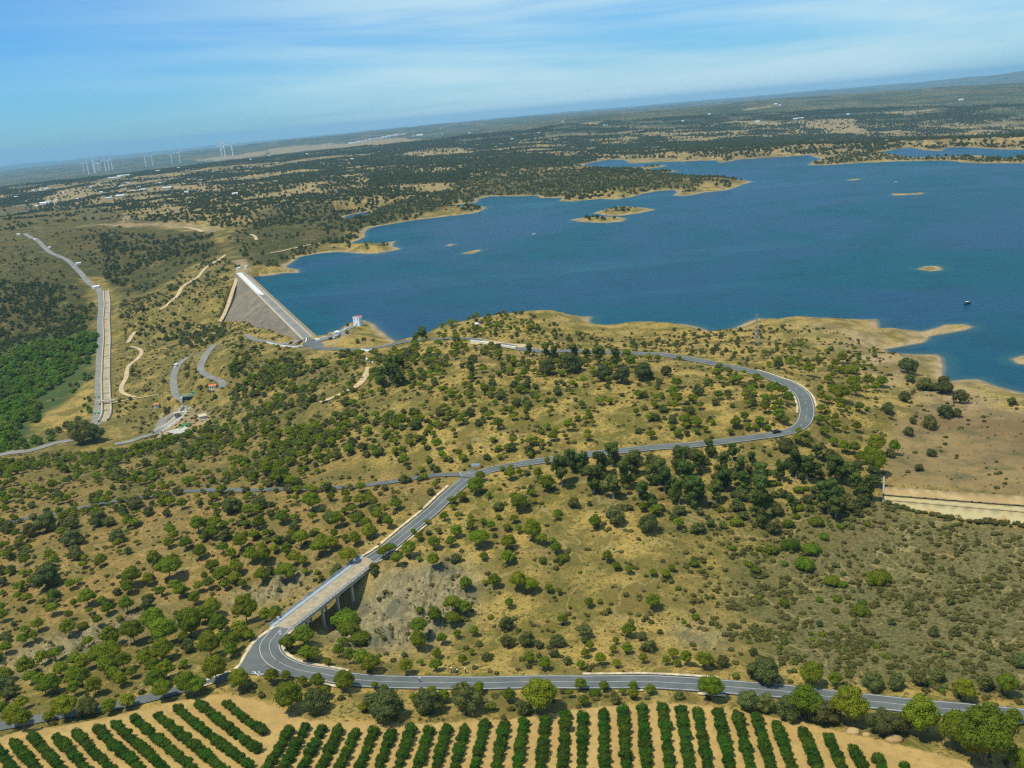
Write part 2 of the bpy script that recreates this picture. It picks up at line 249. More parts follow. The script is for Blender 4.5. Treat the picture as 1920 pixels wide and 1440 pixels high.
TRACKS = [(line([(423,477),(400,493),(383,505),(367,522),(343,537),(333,553),(316,569),(300,583)], 4), 4.5), (line([(254,620),(247,630),(239,643)], 4), 4.5),
    (line([(246,650),(262,655),(265,662),(257,673),(241,687),(237,705),(229,722),(228,734),(240,741),(254,744)], 3), 4.0), (line([(203,756.5),(248,749),(285,742),(315,734)], 3), 3.6),
    (line([(446,517),(436,545),(428,570),(420,590),(411,604)], 4), 4), (line([(470,439),(478,443),(481,450)], 4), 5),
    (line([(158,423),(200,421),(250,422),(282,420),(325,422),(362,425),(382,429),(404,433)], 8), 22), (line([(237,416),(258,413),(272,406)], 8), 16), (line([(228,417),(234,410),(242,405)], 8), 12),
    (line([(600,757),(640,738),(673,718),(688,700),(692,688)], 3), 4.5), (line([(453,514),(455,503),(449,488)], 4), 12),
    (line([(507,475),(530,471),(565,463),(600,457)], 5), 7), (line([(345,427),(362,429),(380,435)], 6), 9),
    (line([(885,645),(905,641),(940,646),(985,650)], 3), 9)]
JN = [line([(500,1215),(475,1240),(455,1255)], 1.5), line([(540,1258),(500,1256),(470,1258)], 1.5)]
near_d = np.full(X.shape, 1e3, np.float32); near_z = np.zeros(X.shape, np.float32)
def corridor(L_, hw, ext=11.):
    c = np.arctan2(L_[:, 0], L_[:, 1]); R_ = np.hypot(L_[:, 0], L_[:, 1])
    for i in range(len(L_)):
        e = hw + ext; a0, a1 = np.searchsorted(az, [c[i] - e / R_[i], c[i] + e / R_[i]]); r0, r1 = np.searchsorted(rr, [R_[i] - e, R_[i] + e])
        if a1 <= a0 or r1 <= r0: continue
        d = np.hypot(X[r0:r1, a0:a1] - L_[i, 0], Y[r0:r1, a0:a1] - L_[i, 1]) - hw; nd = near_d[r0:r1, a0:a1]; mk = d < nd
        nd[mk] = d[mk]; near_z[r0:r1, a0:a1][mk] = L_[i, 2]
for k, (l, w_) in ROADS.items(): corridor(smooth(l, 1.2), w_ / 2)
for l, w_ in TRACKS[:6] + TRACKS[9:10] + TRACKS[13:]: corridor(l, w_ / 2, 6)
for l in JN: corridor(l, 5)
# canal bed beside the canal road
CAN = line([(199,545),(201,567),(200,617),(199,680),(199,742),(200,772),(194,790)], 4, 25); corridor(smooth(CAN, 2), 5.5, 9)
_w = 1 - sst(1.2, 8.5, near_d); ROADDIST = near_d.copy()
Z = Z * (1 - _w) + (near_z - .3) * _w
for k in ROADS: ROADS[k] = (np.column_stack([ROADS[k][0][:, :2], ROADS[k][0][:, 2] + .06]), ROADS[k][1])
_b0, _b1 = ROADS['lower'][0][-1], ROADS['upper'][0][0]; _bl = np.hypot(*(_b1 - _b0)[:2]); _bu = (_b1 - _b0)[:2] / _bl; _t = (X - _b0[0]) * _bu[0] + (Y - _b0[1]) * _bu[1]; _n = (X - _b0[0]) * _bu[1] - (Y - _b0[1]) * _bu[0]
_rav = sst(3, 15, _t) * (1 - sst(_bl * .58, _bl * .86, _t)) * np.exp(-((_n - 5) / 16.) ** 2)
Z = Z * (1 - _rav) + np.minimum(Z, _b0[2] - 9.5 + .02 * (_n - 5) ** 2 * .6 + fbm(X, Y, 7, 3) * .5) * _rav
# ------------------------------------------------------------ dam frame of reference (crest from the near end to the far end)
T_ = (X - DA[0]) * dt[0] + (Y - DA[1]) * dt[1]; N_ = (X - DA[0]) * dn[0] + (Y - DA[1]) * dn[1]
face = DZ - 1 - (N_.clip(5, None) - 5) / 1.6; usl = DZ - 1 - ((-N_).clip(5, None) - 5) / 1.5
_fp = np.array([p[:2] for p in FW]); _e0 = DA[:2] - dn * 22 - dt * 2; _e1 = DB[:2] - dn * 22 + dt * 1
inside = pip(X, Y, np.vstack([DA[:2] - dt * 2, _fp, DB[:2] + dt, _e1, _e0]))
Z = np.where(inside, np.minimum(Z, np.minimum(face, usl) - 1.2), Z)
# ------------------------------------------------------------ concrete spillway steps at the right: sink the soil below them
SP = [[(1657,912,5.0),(1780,921,5.0),(1920,930,5.0),(2120,944,5.0)], [(1656,927,4.4),(1780,937,4.4),(1920,947.5,4.4),(2120,963,4.4)],
      [(1655,935,3.0),(1780,946,3.0),(1920,958,3.0),(2120,975,3.0)], [(1656,945,1.6),(1780,968,1.2),(1920,982,.8),(2120,1002,.8)]]
SPW = [[at(*p) for p in r] for r in SP]; sp_poly = np.array([p[:2] for p in SPW[0]] + [p[:2] for p in SPW[3]][::-1])
spm = (RG < 700) & pip(X, Y, sp_poly)
lowz = np.array([p[2] for p in SPW[0]]).max()
_spc = np.array(SPW[0])[0]; _dn = np.array(SPW[3])[1][:2] - np.array(SPW[0])[1][:2]; _l = np.hypot(*_dn); _dn /= _l
_q = (X - np.array(SPW[0])[1][0]) * _dn[0] + (Y - np.array(SPW[0])[1][1]) * _dn[1]
Z = np.where(spm, np.minimum(Z, 4.6 - 4.4 * np.clip(_q / _l, 0, 1.2) - .9), Z)

# ------------------------------------------------------------ ground masks (what the soil itself is), polygons laid on the ground
def wp(P): return np.array([pick(x, y)[:2] for x, y in P])
FARM = wp([(-300,1460),(-100,1410),(0,1383),(100,1365),(200,1345),(300,1321),(380,1305),(430,1302),(480,1312),(530,1331),(580,1350),(640,1353),(760,1357),(900,1352),(1000,1343),(1080,1331),(1150,1323),(1280,1319),(1340,1325),(1400,1337),(1500,1353),(1600,1376),(1700,1400),(1800,1425),(1900,1450),(2200,1540),(2300,1900),(-500,1900)])
BASIN = wp([(1700,765),(1800,745),(1920,765),(2150,790),(2150,935),(1920,926),(1660,909),(1640,870),(1680,800)])
SCRUB = wp([(1560,960),(1650,950),(1950,1000),(2450,1040),(2450,1390),(1920,1310),(1650,1280),(1450,1230),(1380,1130),(1420,1040)])
HEATH = wp([(-300,385),(120,388),(240,395),(300,425),(400,432),(430,470),(350,505),(260,560),(215,540),(190,520),(165,520),(190,560),(170,640),(60,660),(-200,700)])
HEATH2 = wp([(420,440),(520,380),(660,380),(860,390),(700,420),(640,440),(520,500),(470,500)])
HEATH3 = wp([(940,330),(1080,322),(1300,335),(1390,342),(1250,355),(1050,370),(900,368),(780,405),(650,430),(700,380),(830,372)])
FOREST = wp([(-200,640),(60,635),(185,620),(180,700),(110,760),(60,790),(100,830),(-200,860)])
PINK = wp([(0,868),(270,830),(470,790),(640,860),(880,890),(700,1040),(560,1110),(0,1250),(-200,1100)])
def soft(P, wdt): 
    mm = np.zeros(X.shape, np.float32); lo = P.min(0) - wdt; hi = P.max(0) + wdt
    s = (X > lo[0]) & (X < hi[0]) & (Y > lo[1]) & (Y < hi[1]); x_, y_ = X[s].astype(np.float32), Y[s].astype(np.float32)
    d = segdist(x_, y_, P); d = np.where(pip(x_, y_, P), d, -d) + fbm(x_, y_, wdt * 1.5, 3) * wdt * .5; mm[s] = sst(-wdt * .5, wdt * .5, d); return mm
HILLW_ = [(600,655),(690,665),(760,655),(820,700),(760,800),(760,893),(620,905),(420,910),(250,930),(60,960),(0,972),(-150,1000),(-150,880),(0,872),(150,850),(260,840),(360,810),(420,780),(430,700),(470,660),(520,655)]
mf = soft(FARM, 1.2); mb = soft(BASIN, 16); ms = soft(SCRUB, 22); mh = np.maximum(np.maximum(soft(HEATH, 40), soft(HEATH2, 60)), soft(HEATH3, 60)); mfo = soft(FOREST, 20); mpk = soft(PINK, 25)
sandw = 3.5 + 5 * (fbm(X, Y, 70, 3) + .6).clip(0) + .0032 * (RG - 700).clip(0)
msand = (1 - sst(.5, 1.2, SD / sandw)) * (SD > -60)
_beach = np.clip(blob(1650,640,1,55) + blob(1760,640,1,40) + blob(1090,605,2,20) + blob(1700,700,2,40) + blob(1850,735,1,50), 0, 1)
msand = np.maximum(msand, _beach * (.55 + .5 * fbm(X, Y, 25, 3)).clip(0, 1) * (SD > 0))
_yd = soft(wp([(292,800),(300,775),(330,762),(372,762),(392,775),(392,800),(360,814),(320,820),(290,822)]), 4); msand = np.maximum(msand, .8 * _yd); _py = soft(wp([(560,640),(600,632),(660,612),(664,618),(640,640),(610,656),(560,656)]), 3); msand = np.maximum(msand, .5 * _py)
for (l, w_) in [TRACKS[6], TRACKS[7], TRACKS[8], TRACKS[10]]:
    s = (RG > 900) & (RG < 3500); dq = segdist(X[s].astype(np.float32), Y[s].astype(np.float32), l, False); tmp = np.zeros(X.shape, np.float32); tmp[s] = 1 - sst(w_ * .5, w_ * .9, dq + fbm(X[s], Y[s], 25, 2) * w_ * .3); msand = np.maximum(msand, tmp * .8)
VAL = wp([(180,800),(200,560),(230,530),(330,500),(440,470),(640,440),(620,468),(540,490),(470,515),(440,530),(415,605),(450,640),(600,660),(640,690),(600,800),(460,800),(330,840),(200,860),(60,870),(-200,900),(-200,840),(60,820)])
WOODF = wp([(1060,870),(1300,850),(1480,840),(1640,880),(1640,970),(1500,1010),(1300,1000),(1100,960)]); STRIP = wp([(560,1300),(1300,1290),(1500,1310),(1950,1370),(2200,1420),(1950,1440),(1700,1390),(1400,1330),(1280,1312),(1000,1335),(760,1350),(600,1345)])
GROVE = wp([(0,1250),(180,1190),(400,1150),(520,1130),(520,1170),(450,1240),(380,1280),(0,1380),(-300,1400),(-300,1280)])
mol = np.clip(.85 * soft(VAL, 30) + .6 * soft(WOODF, 12) + .55 * soft(STRIP, 3) + .6 * soft(GROVE, 6) + .60 * soft(wp([(1050,940),(1300,960),(1620,950),(1500,1060),(1500,1250),(1300,1190),(1100,1180),(930,1080)]), 14) + .40 * mpk * (fbm(X, Y, 40, 3) > 0) + .55 * soft(wp(HILLW_), 15) , 0, 1)
mol *= (.65 + .9 * fbm(X, Y, 26, 3)).clip(.15, 1)
# straw fields far off (open grass without trees)
FIELDS = [((745,292),(800,281),(870,277),(890,281),(800,296)),((440,375),(540,357),(610,347),(600,358),(500,375)),((250,395),(330,384),(360,392),(290,408),(262,404)),((60,370),(130,352),(190,352),(150,366)),((500,280),(640,268),(760,258),(790,262),(640,277),(520,289)),((360,300),(430,292),(500,282),(500,290),(400,302)),((700,345),(760,338),(840,335),(835,350),(760,350)),((1390,204),(1440,199),(1450,201),(1400,207)),((1480,228),(1600,222),(1640,226),(1500,236)),((1340,226),(1440,228),(1520,232),(1440,237)),((1650,212),(1770,203),(1700,216)),((1040,235),(1150,226),(1120,235)),((640,335),(690,330),(680,345)),((300,350),(400,345),(420,352),(330,360)),((30,388),(110,380),(150,383),(70,393)),((1600,250),(1680,247),(1650,254)),((1000,262),(1060,257),(1040,265))]
mfield = np.zeros(X.shape, np.float32); FIELDW = []
for f in FIELDS:
    P = np.array([at(x, y, 22)[:2] if y - yh(x) > 70 else pick(x, y)[:2] for x, y in f]); FIELDW.append(P); mfield = np.maximum(mfield, soft(P, 45))
# ------------------------------------------------------------ materials
MATS = {}
def mat(name, rough=.8):
    m_ = bpy.data.materials.new(name); m_.use_nodes = True; t = m_.node_tree; b = t.nodes['Principled BSDF']; b.inputs['Roughness'].default_value = rough; b.inputs['Specular IOR Level'].default_value = .25
    MATS[name] = m_; return m_, t, b
def mixc(t, fac, a, b):
    n_ = N(t, 'ShaderNodeMix', data_type='RGBA')
    for sock, v in ((n_.inputs[0], fac), (n_.inputs[6], a), (n_.inputs[7], b)):
        if isinstance(v, (int, float)): sock.default_value = v
        elif isinstance(v, tuple): sock.default_value = v + (1,)
        else: t.links.new(v, sock)
    return n_.outputs[2]
def noise(t, vec, sc, det=4, ro=.6, dist=0.):
    n_ = N(t, 'ShaderNodeTexNoise'); n_.inputs['Scale'].default_value = sc; n_.inputs['Detail'].default_value = det; n_.inputs['Roughness'].default_value = ro; n_.inputs['Distortion'].default_value = dist
    if vec is not None: t.links.new(vec, n_.inputs['Vector'])
    return n_.outputs['Fac']
def rng_(t, v, a, b, c=0., d=1.):
    n_ = N(t, 'ShaderNodeMapRange'); n_.interpolation_type = 'SMOOTHSTEP'; t.links.new(v, n_.inputs['Value'])
    for k, q in zip(('From Min', 'From Max', 'To Min', 'To Max'), (a, b, c, d)): n_.inputs[k].default_value = q
    return n_.outputs[0]
def mth(t, op, a, b=None, clamp=False):
    n_ = N(t, 'ShaderNodeMath', operation=op); n_.use_clamp = clamp
    for i, v in enumerate((a, b)):
        if v is None: continue
        if isinstance(v, (int, float)): n_.inputs[i].default_value = v
        else: t.links.new(v, n_.inputs[i])
    return n_.outputs[0]
def bump(t, b, h, strength=.5, dist=.3):
    n_ = N(t, 'ShaderNodeBump'); n_.inputs['Strength'].default_value = strength; n_.inputs['Distance'].default_value = dist; t.links.new(h, n_.inputs['Height']); t.links.new(n_.outputs[0], b.inputs['Normal'])
def simple(name, col, rough=.8, var=.25, sc=1.5, metal=0.):
    m_, t, b = mat(name, rough); g = N(t, 'ShaderNodeNewGeometry').outputs['Position']; f = noise(t, g, sc, 5)
    c = mixc(t, rng_(t, f, .3, .7), tuple(x * (1 - var) for x in col), tuple(min(1, x * (1 + var)) for x in col)); t.links.new(c, b.inputs['Base Color']); b.inputs['Metallic'].default_value = metal
    return m_
# ground
mg, t, b = mat('ground', .95); b.inputs['Specular IOR Level'].default_value = .1
geo_ = N(t, 'ShaderNodeNewGeometry').outputs['Position']
def attr(nm):
    a = N(t, 'ShaderNodeAttribute'); a.attribute_name = nm; s = N(t, 'ShaderNodeSeparateColor'); t.links.new(a.outputs['Color'], s.inputs[0]); return s.outputs
a1 = attr('soil_a'); a2 = attr('soil_b'); a3 = attr('soil_c')
n_big = noise(t, geo_, .012, 5); n_mid = noise(t, geo_, .06, 6, .65); n_sm = noise(t, geo_, .35, 6, .7); n_fine = noise(t, geo_, 1.6, 4, .7); n_km = noise(t, geo_, .0022, 6, .62)
straw = mixc(t, rng_(t, n_sm, .35, .65), (.345, .232, .052), (.225, .150, .040))
straw = mixc(t, rng_(t, n_fine, .42, .62), straw, (.43, .31, .090))
brown = mixc(t, rng_(t, n_sm, .35, .65), (.155, .10, .034), (.24, .165, .055))
olive = mixc(t, rng_(t, n_fine, .38, .62), (.080, .088, .012), (.165, .138, .026))
base = mixc(t, rng_(t, n_mid, .42, .60), straw, brown)
sc_f = mth(t, 'ADD', rng_(t, n_mid, .42, .60, 0, .85), mth(t, 'SUBTRACT', rng_(t, n_big, .4, .62, 0, .5), .15), True)
sc_f = mth(t, 'MULTIPLY', sc_f, rng_(t, n_sm, .36, .56, .25, 1))
base = mixc(t, sc_f, base, olive)
# reddish-brown soil of the pine slope
base = mixc(t, mth(t, 'MULTIPLY', a3[1], rng_(t, n_mid, .36, .6, .8, .25)), base, mixc(t, rng_(t, n_sm, .35, .65), (.165, .095, .034), (.28, .185, .065)))
# dense low scrub
scr = mixc(t, rng_(t, n_sm, .40, .58), (.20, .165, .075), (.075, .085, .026)); scr = mixc(t, rng_(t, n_fine, .4, .62), scr, (.13, .12, .05)); scr = mixc(t, rng_(t, n_mid, .52, .68), scr, (.15, .10, .045)); scr = mixc(t, rng_(t, n_big, .52, .66, 0, .7), scr, (.085, .09, .025))
base = mixc(t, mth(t, 'MULTIPLY', a1[0], .95), base, scr)
gr2 = noise(t, geo_, 1.0, 4, .7, .5); scm = mixc(t, rng_(t, gr2, .42, .58), (.045, .048, .012), (.205, .155, .060)); base = mixc(t, mth(t, 'MULTIPLY', a1[0], .55), base, scm)
a5 = attr('soil_d'); oli = mixc(t, rng_(t, n_sm, .38, .62), (.145, .115, .034), (.062, .072, .014)); oli = mixc(t, rng_(t, n_mid, .5, .7), oli, (.20, .15, .05)); base = mixc(t, a5[0], base, oli)
# heath on the far hills
hea = mixc(t, rng_(t, n_mid, .38, .62), (.060, .052, .012), (.028, .038, .007)); hea = mixc(t, rng_(t, n_big, .5, .66), hea, (.085, .062, .018)); hea = mixc(t, rng_(t, n_sm, .5, .62, 0, .7), hea, (.03, .042, .010))
base = mixc(t, mth(t, 'MULTIPLY', a2[2], .92), base, hea)
base = mixc(t, a3[0], base, (.05, .075, .018))
# dry basin floor
bas = mixc(t, rng_(t, n_big, .38, .62), (.155, .10, .042), (.26, .18, .075)); bas = mixc(t, rng_(t, n_mid, .46, .66), bas, (.12, .105, .045)); bas = mixc(t, rng_(t, n_sm, .55, .75), bas, (.26, .19, .085))
base = mixc(t, a2[0], base, bas)
trl = mth(t, 'ABSOLUTE', mth(t, 'SUBTRACT', noise(t, geo_, .028, 3, .5, .6), .5)); trl = rng_(t, trl, .002, .011, .42, 0); trl = mth(t, 'MULTIPLY', trl, mth(t, 'SUBTRACT', 1, a2[0])); base = mixc(t, mth(t, 'MULTIPLY', trl, mth(t, 'SUBTRACT', 1, a3[2])), base, (.36, .275, .11))
spk = mth(t, 'MULTIPLY', rng_(t, noise(t, geo_, .75, 3, .55), .55, .63), mth(t, 'SUBTRACT', .8, mth(t, 'MULTIPLY', a2[0], .5))); base = mixc(t, spk, base, mixc(t, rng_(t, n_mid, .4, .6), (.05, .060, .012), (.10, .085, .022)))
rockc = mixc(t, rng_(t, n_sm, .35, .65), (.14, .118, .055), (.285, .24, .12)); rockc = mixc(t, rng_(t, n_fine, .54, .68), rockc, (.41, .35, .20)); rockc = mixc(t, rng_(t, n_mid, .50, .66), rockc, (.12, .112, .07)); rockc = mixc(t, rng_(t, noise(t, geo_, .22, 6, .8, 1.5), .56, .62), rockc, (.055, .052, .032))  # last noise paints shaded crevices into the rock colour
base = mixc(t, a2[1], base, rockc)
sand = mixc(t, rng_(t, n_sm, .35, .65), (.29, .205, .10), (.40, .30, .16)); sand = mixc(t, rng_(t, n_mid, .42, .62), sand, (.21, .155, .075))
base = mixc(t, a1[1], base, sand)
farm = mixc(t, rng_(t, n_mid, .35, .65), (.39, .25, .085), (.46, .315, .11)); farm = mixc(t, rng_(t, n_sm, .45, .7), farm, (.32, .225, .08)); farm = mixc(t, rng_(t, n_fine, .60, .72, 0, .6), farm, (.17, .17, .05))
base = mixc(t, a1[2], base, farm)
# far plain: dehesa, straw floor under dark crowns (the crowns beyond the modelled trees are only a texture)
fstraw = mixc(t, rng_(t, n_big, .4, .62), (.33, .235, .095), (.19, .135, .055)); fstraw = mixc(t, rng_(t, n_mid, .45, .64), fstraw, (.085, .09, .032))
fstraw = mixc(t, mth(t, 'MULTIPLY', a5[1], rng_(t, n_mid, .35, .6, .95, .5)), fstraw, (.29, .215, .095))
base = mixc(t, a3[2], base, fstraw)
far_t = mixc(t, rng_(t, n_mid, .4, .6), (.026, .044, .018), (.05, .062, .022))
vor = N(t, 'ShaderNodeTexVoronoi'); vor.inputs['Scale'].default_value = .045; t.links.new(geo_, vor.inputs['Vector'])
cov = mth(t, 'ADD', rng_(t, vor.outputs['Distance'], .25, .62, 1.0, .40), rng_(t, n_km, .36, .62, .6, 0.05), True)
a4 = N(t, 'ShaderNodeAttribute'); a4.attribute_name = 'far_cover'
base = mixc(t, mth(t, 'MULTIPLY', cov, a4.outputs['Fac']), base, far_t)
t.links.new(base, b.inputs['Base Color']); bump(t, b, mth(t, 'ADD', n_sm, mth(t, 'MULTIPLY', n_fine, .5)), .8, .5)
MG = mg
def foliage(name, c1, c2, c3=None, sc=.6, rough=.75):
    m_, t, b = mat(name, rough); oi = N(t, 'ShaderNodeObjectInfo'); g = N(t, 'ShaderNodeNewGeometry').outputs['Position']
    f = noise(t, g, sc, 4, .7); c = mixc(t, rng_(t, f, .3, .7), c1, c2)
    hv = N(t, 'ShaderNodeHueSaturation'); t.links.new(c, hv.inputs['Color']); t.links.new(rng_(t, oi.outputs['Random'], 0, 1, .475, .515), hv.inputs['Hue'])
    w = N(t, 'ShaderNodeTexWhiteNoise', noise_dimensions='1D'); t.links.new(oi.outputs['Random'], w.inputs['W']); t.links.new(rng_(t, w.outputs['Value'], 0, 1, .74, 1.12), hv.inputs['Value'])
    t.links.new(hv.outputs[0], b.inputs['Base Color']); b.inputs['Specular IOR Level'].default_value = .15
    tr = N(t, 'ShaderNodeBsdfTranslucent'); t.links.new(hv.outputs[0], tr.inputs['Color']); ms_ = N(t, 'ShaderNodeMixShader'); ms_.inputs[0].default_value = .36
    t.links.new(b.outputs[0], ms_.inputs[1]); t.links.new(tr.outputs[0], ms_.inputs[2]); t.links.new(ms_.outputs[0], t.nodes['Material Output'].inputs['Surface'])
    return m_
M = dict(
 pine=foliage('pine_needles', (.140, .190, .006), (.225, .275, .014)), oak=foliage('oak_leaves', (.100, .125, .028), (.180, .195, .052)),
 euc=foliage('eucalyptus_leaves', (.075, .120, .018), (.145, .190, .034)), broom=foliage('broom_leaves', (.115, .175, .008), (.19, .25, .014)),
 citrus=foliage('citrus_leaves', (.034, .098, .004), (.075, .150, .007), sc=1.2), scrub=foliage('scrub_leaves', (.115, .125, .022), (.21, .20, .045)),
 greyscrub=foliage('grey_scrub_leaves', (.125, .128, .032), (.215, .190, .062)), tuft=foliage('dry_grass', (.36, .26, .11), (.50, .38, .18)), fartree=foliage('far_tree_leaves', (.062, .088, .014), (.115, .132, .028)),
 riverwood=foliage('valley_leaves', (.08, .165, .010), (.165, .255, .020)),
 bark=simple('bark', (.16, .11, .075), .9, .3, 4), bark2=simple('pale_bark', (.36, .30, .23), .9, .3, 4),
 concrete=simple('concrete', (.42, .39, .33), .85, .12, .6), darkconc=simple('weathered_concrete', (.27, .26, .22), .9, .2, .5), pale=simple('pale_stone', (.50, .43, .30), .9, .14, .4),
 white=simple('white_paint', (.80, .80, .78), .6, .04, .5), roof=simple('red_tiles', (.42, .10, .06), .8, .2, 2), orange=simple('orange_tiles', (.55, .17, .06), .8, .2, 2), green=simple('green_paint', (.03, .30, .07), .5, .15, 1),
 glass=simple('dark_glass', (.02, .03, .04), .15, .2, 1), steel=simple('steel', (.42, .44, .46), .4, .1, 2, .6), darkcar=simple('dark_car_paint', (.015, .018, .03), .25, .1, 2), whitecar=simple('white_car_paint', (.78, .79, .80), .25, .03, 2), silver=simple('silver_car_paint', (.45, .47, .50), .3, .05, 2),
 tyre=simple('rubber', (.02, .02, .02), .9, .2, 5), mark=simple('road_paint', (.52, .53, .52), .7, .1, .8), deck=simple('bridge_deck', (.33, .27, .175), .9, .2, .4), shoulder=simple('shoulder_stone', (.50, .41, .26), .95, .3, .5),
 track=simple('dirt_track', (.46, .345, .19), .95, .2, .25), rock=simple('rock', (.22, .18, .105), .95, .4, .8), greyrock=simple('grey_rock', (.25, .225, .155), .95, .35, 1), rail=simple('galvanised_rail', (.30, .36, .42), .5, .1, 1), blue=simple('blue_paint', (.03, .07, .35), .5, .1, 1), channel=simple('canal_silt', (.36, .28, .17), .95, .3, .3), warehouse=simple('warehouse_roof', (.55, .62, .62), .6, .08, .1))
m_, t, b = mat('asphalt', .85); g_ = N(t, 'ShaderNodeNewGeometry').outputs['Position']
c = mixc(t, rng_(t, noise(t, g_, .12, 5), .35, .65), (.092, .105, .100), (.125, .134, .124)); c = mixc(t, rng_(t, noise(t, g_, 1.2, 5), .55, .75, 0, .5), c, (.10, .108, .11)); t.links.new(c, b.inputs['Base Color']); M['asphalt'] = m_
m_, t, b = mat('old_asphalt', .9); g_ = N(t, 'ShaderNodeNewGeometry').outputs['Position']
c = mixc(t, rng_(t, noise(t, g_, .08, 5), .35, .65), (.17, .17, .155), (.23, .22, .185)); c = mixc(t, rng_(t, noise(t, g_, .5, 5), .55, .75, 0, .6), c, (.32, .26, .17)); t.links.new(c, b.inputs['Base Color']); M['oldasphalt'] = m_
m_, t, b = mat('rockfill', .95); g_ = N(t, 'ShaderNodeNewGeometry').outputs['Position']
c = mixc(t, rng_(t, noise(t, g_, .22, 6, .85), .40, .60), (.12, .10, .072), (.225, .188, .135)); c = mixc(t, rng_(t, noise(t, g_, .035, 5), .45, .65, 0, .6), c, (.27, .21, .13)); t.links.new(c, b.inputs['Base Color']); bump(t, b, noise(t, g_, .5, 4, .8), 1, 1.0); M['rockfill'] = m_
m_, t, b = mat('riprap', .95); g_ = N(t, 'ShaderNodeNewGeometry').outputs['Position']
c = mixc(t, rng_(t, noise(t, g_, .5, 5, .7), .35, .65), (.30, .22, .12), (.44, .33, .19)); t.links.new(c, b.inputs['Base Color']); bump(t, b, noise(t, g_, .9, 4, .8), 1, .6); M['riprap'] = m_
m_, t, b = mat('apron_concrete', .9); g_ = N(t, 'ShaderNodeNewGeometry').outputs['Position']
c = mixc(t, rng_(t, noise(t, g_, .09, 4), .42, .6), (.35, .235, .095), (.43, .31, .135)); c = mixc(t, rng_(t, noise(t, g_, .7, 5), .5, .7, 0, .5), c, (.29, .22, .11)); t.links.new(c, b.inputs['Base Color']); M['apron'] = m_
m_, t, b = mat('apron_pale', .9); g_ = N(t, 'ShaderNodeNewGeometry').outputs['Position']
c = mixc(t, rng_(t, noise(t, g_, .12, 4), .5, .62), (.42, .35, .175), (.38, .26, .11)); c = mixc(t, rng_(t, noise(t, g_, .9, 5), .5, .7, 0, .6), c, (.30, .26, .15)); t.links.new(c, b.inputs['Base Color']); M['apronpale'] = m_
# water
mw, t, b = mat('water', .12); g_ = N(t, 'ShaderNodeNewGeometry').outputs['Position']
av = N(t, 'ShaderNodeAttribute'); av.attribute_name = 'depth'
mpS = N(t, 'ShaderNodeMapping'); mpS.inputs['Scale'].default_value = (.0011, .0075, 1); mpS.inputs['Rotation'].default_value = (0, 0, -.45); t.links.new(g_, mpS.inputs[0])
big = noise(t, g_, .0035, 4, .55, 1.0); mid = noise(t, g_, .02, 5, .6, .4)
stk = rng_(t, noise(t, mpS.outputs[0], 1.0, 4, .55, .6), .56, .70, 0, .55)
deep = mixc(t, rng_(t, big, .35, .65), (.001, .044, .098), (.001, .066, .096))
ry = N(t, 'ShaderNodeSeparateXYZ'); t.links.new(g_, ry.inputs[0])
deep = mixc(t, stk, deep, (.010, .095, .13)); deep = mixc(t, rng_(t, mid, .45, .7, 0, .4), deep, (.002, .030, .050))
c = mixc(t, rng_(t, av.outputs['Fac'], .0, .8, .85, 0), deep, (.20, .16, .085)); c = mixc(t, mth(t, 'MULTIPLY', rng_(t, av.outputs['Fac'], .5, 3.0, .35, 0), .6), c, (.07, .14, .10)); t.links.new(c, b.inputs['Base Color'])
b.inputs['Specular IOR Level'].default_value = .13; b.inputs['IOR'].default_value = 1.33
t.links.new(rng_(t, big, .38, .66, .30, .42), b.inputs['Roughness'])
mpw = N(t, 'ShaderNodeMapping'); mpw.inputs['Scale'].default_value = (.5, 1.4, 1); mpw.inputs['Rotation'].default_value = (0, 0, .35); t.links.new(g_, mpw.inputs[0])
hgt = mth(t, 'ADD', noise(t, mpw.outputs[0], .35, 5, .65), mth(t, 'MULTIPLY', noise(t, mpw.outputs[0], .08, 3, .6), 1.5)); bump(t, b, hgt, .9, 1.0)
MW = mw

# ------------------------------------------------------------ mesh helpers
def link(o): COL.objects.link(o); return o
def tag(o, label=None, cat=None, group=None, kind=None):
    if label: o['label'] = label
    if cat: o['category'] = cat
    if group: o['group'] = group
    if kind: o['kind'] = kind
    return o
def npmesh(name, V, Fq, smooth_=False, k=4):
    me = bpy.data.meshes.new(name); V = np.ascontiguousarray(V, np.float32); Fq = np.ascontiguousarray(Fq, np.int32); nf = len(Fq)
    me.vertices.add(len(V)); me.vertices.foreach_set('co', V.ravel()); me.loops.add(nf * k); me.polygons.add(nf)
    me.loops.foreach_set('vertex_index', Fq.ravel()); me.polygons.foreach_set('loop_start', np.arange(nf, dtype=np.int32) * k)
    me.update(calc_edges=True)
    if smooth_: me.polygons.foreach_set('use_smooth', np.ones(nf, bool))
    return me
def obj(name, me, material, parent=None):
    o = bpy.data.objects.new(name, me)
    if material is not None and not me.materials: me.materials.append(material)
    if parent is not None: o.parent = parent
    return link(o)
def empty(name, loc=(0, 0, 0), rz=0, s=1.):
    o = bpy.data.objects.new(name, None); o.location = loc; o.rotation_euler = (0, 0, rz); o.scale = (s, s, s); o.empty_display_size = .5; return link(o)
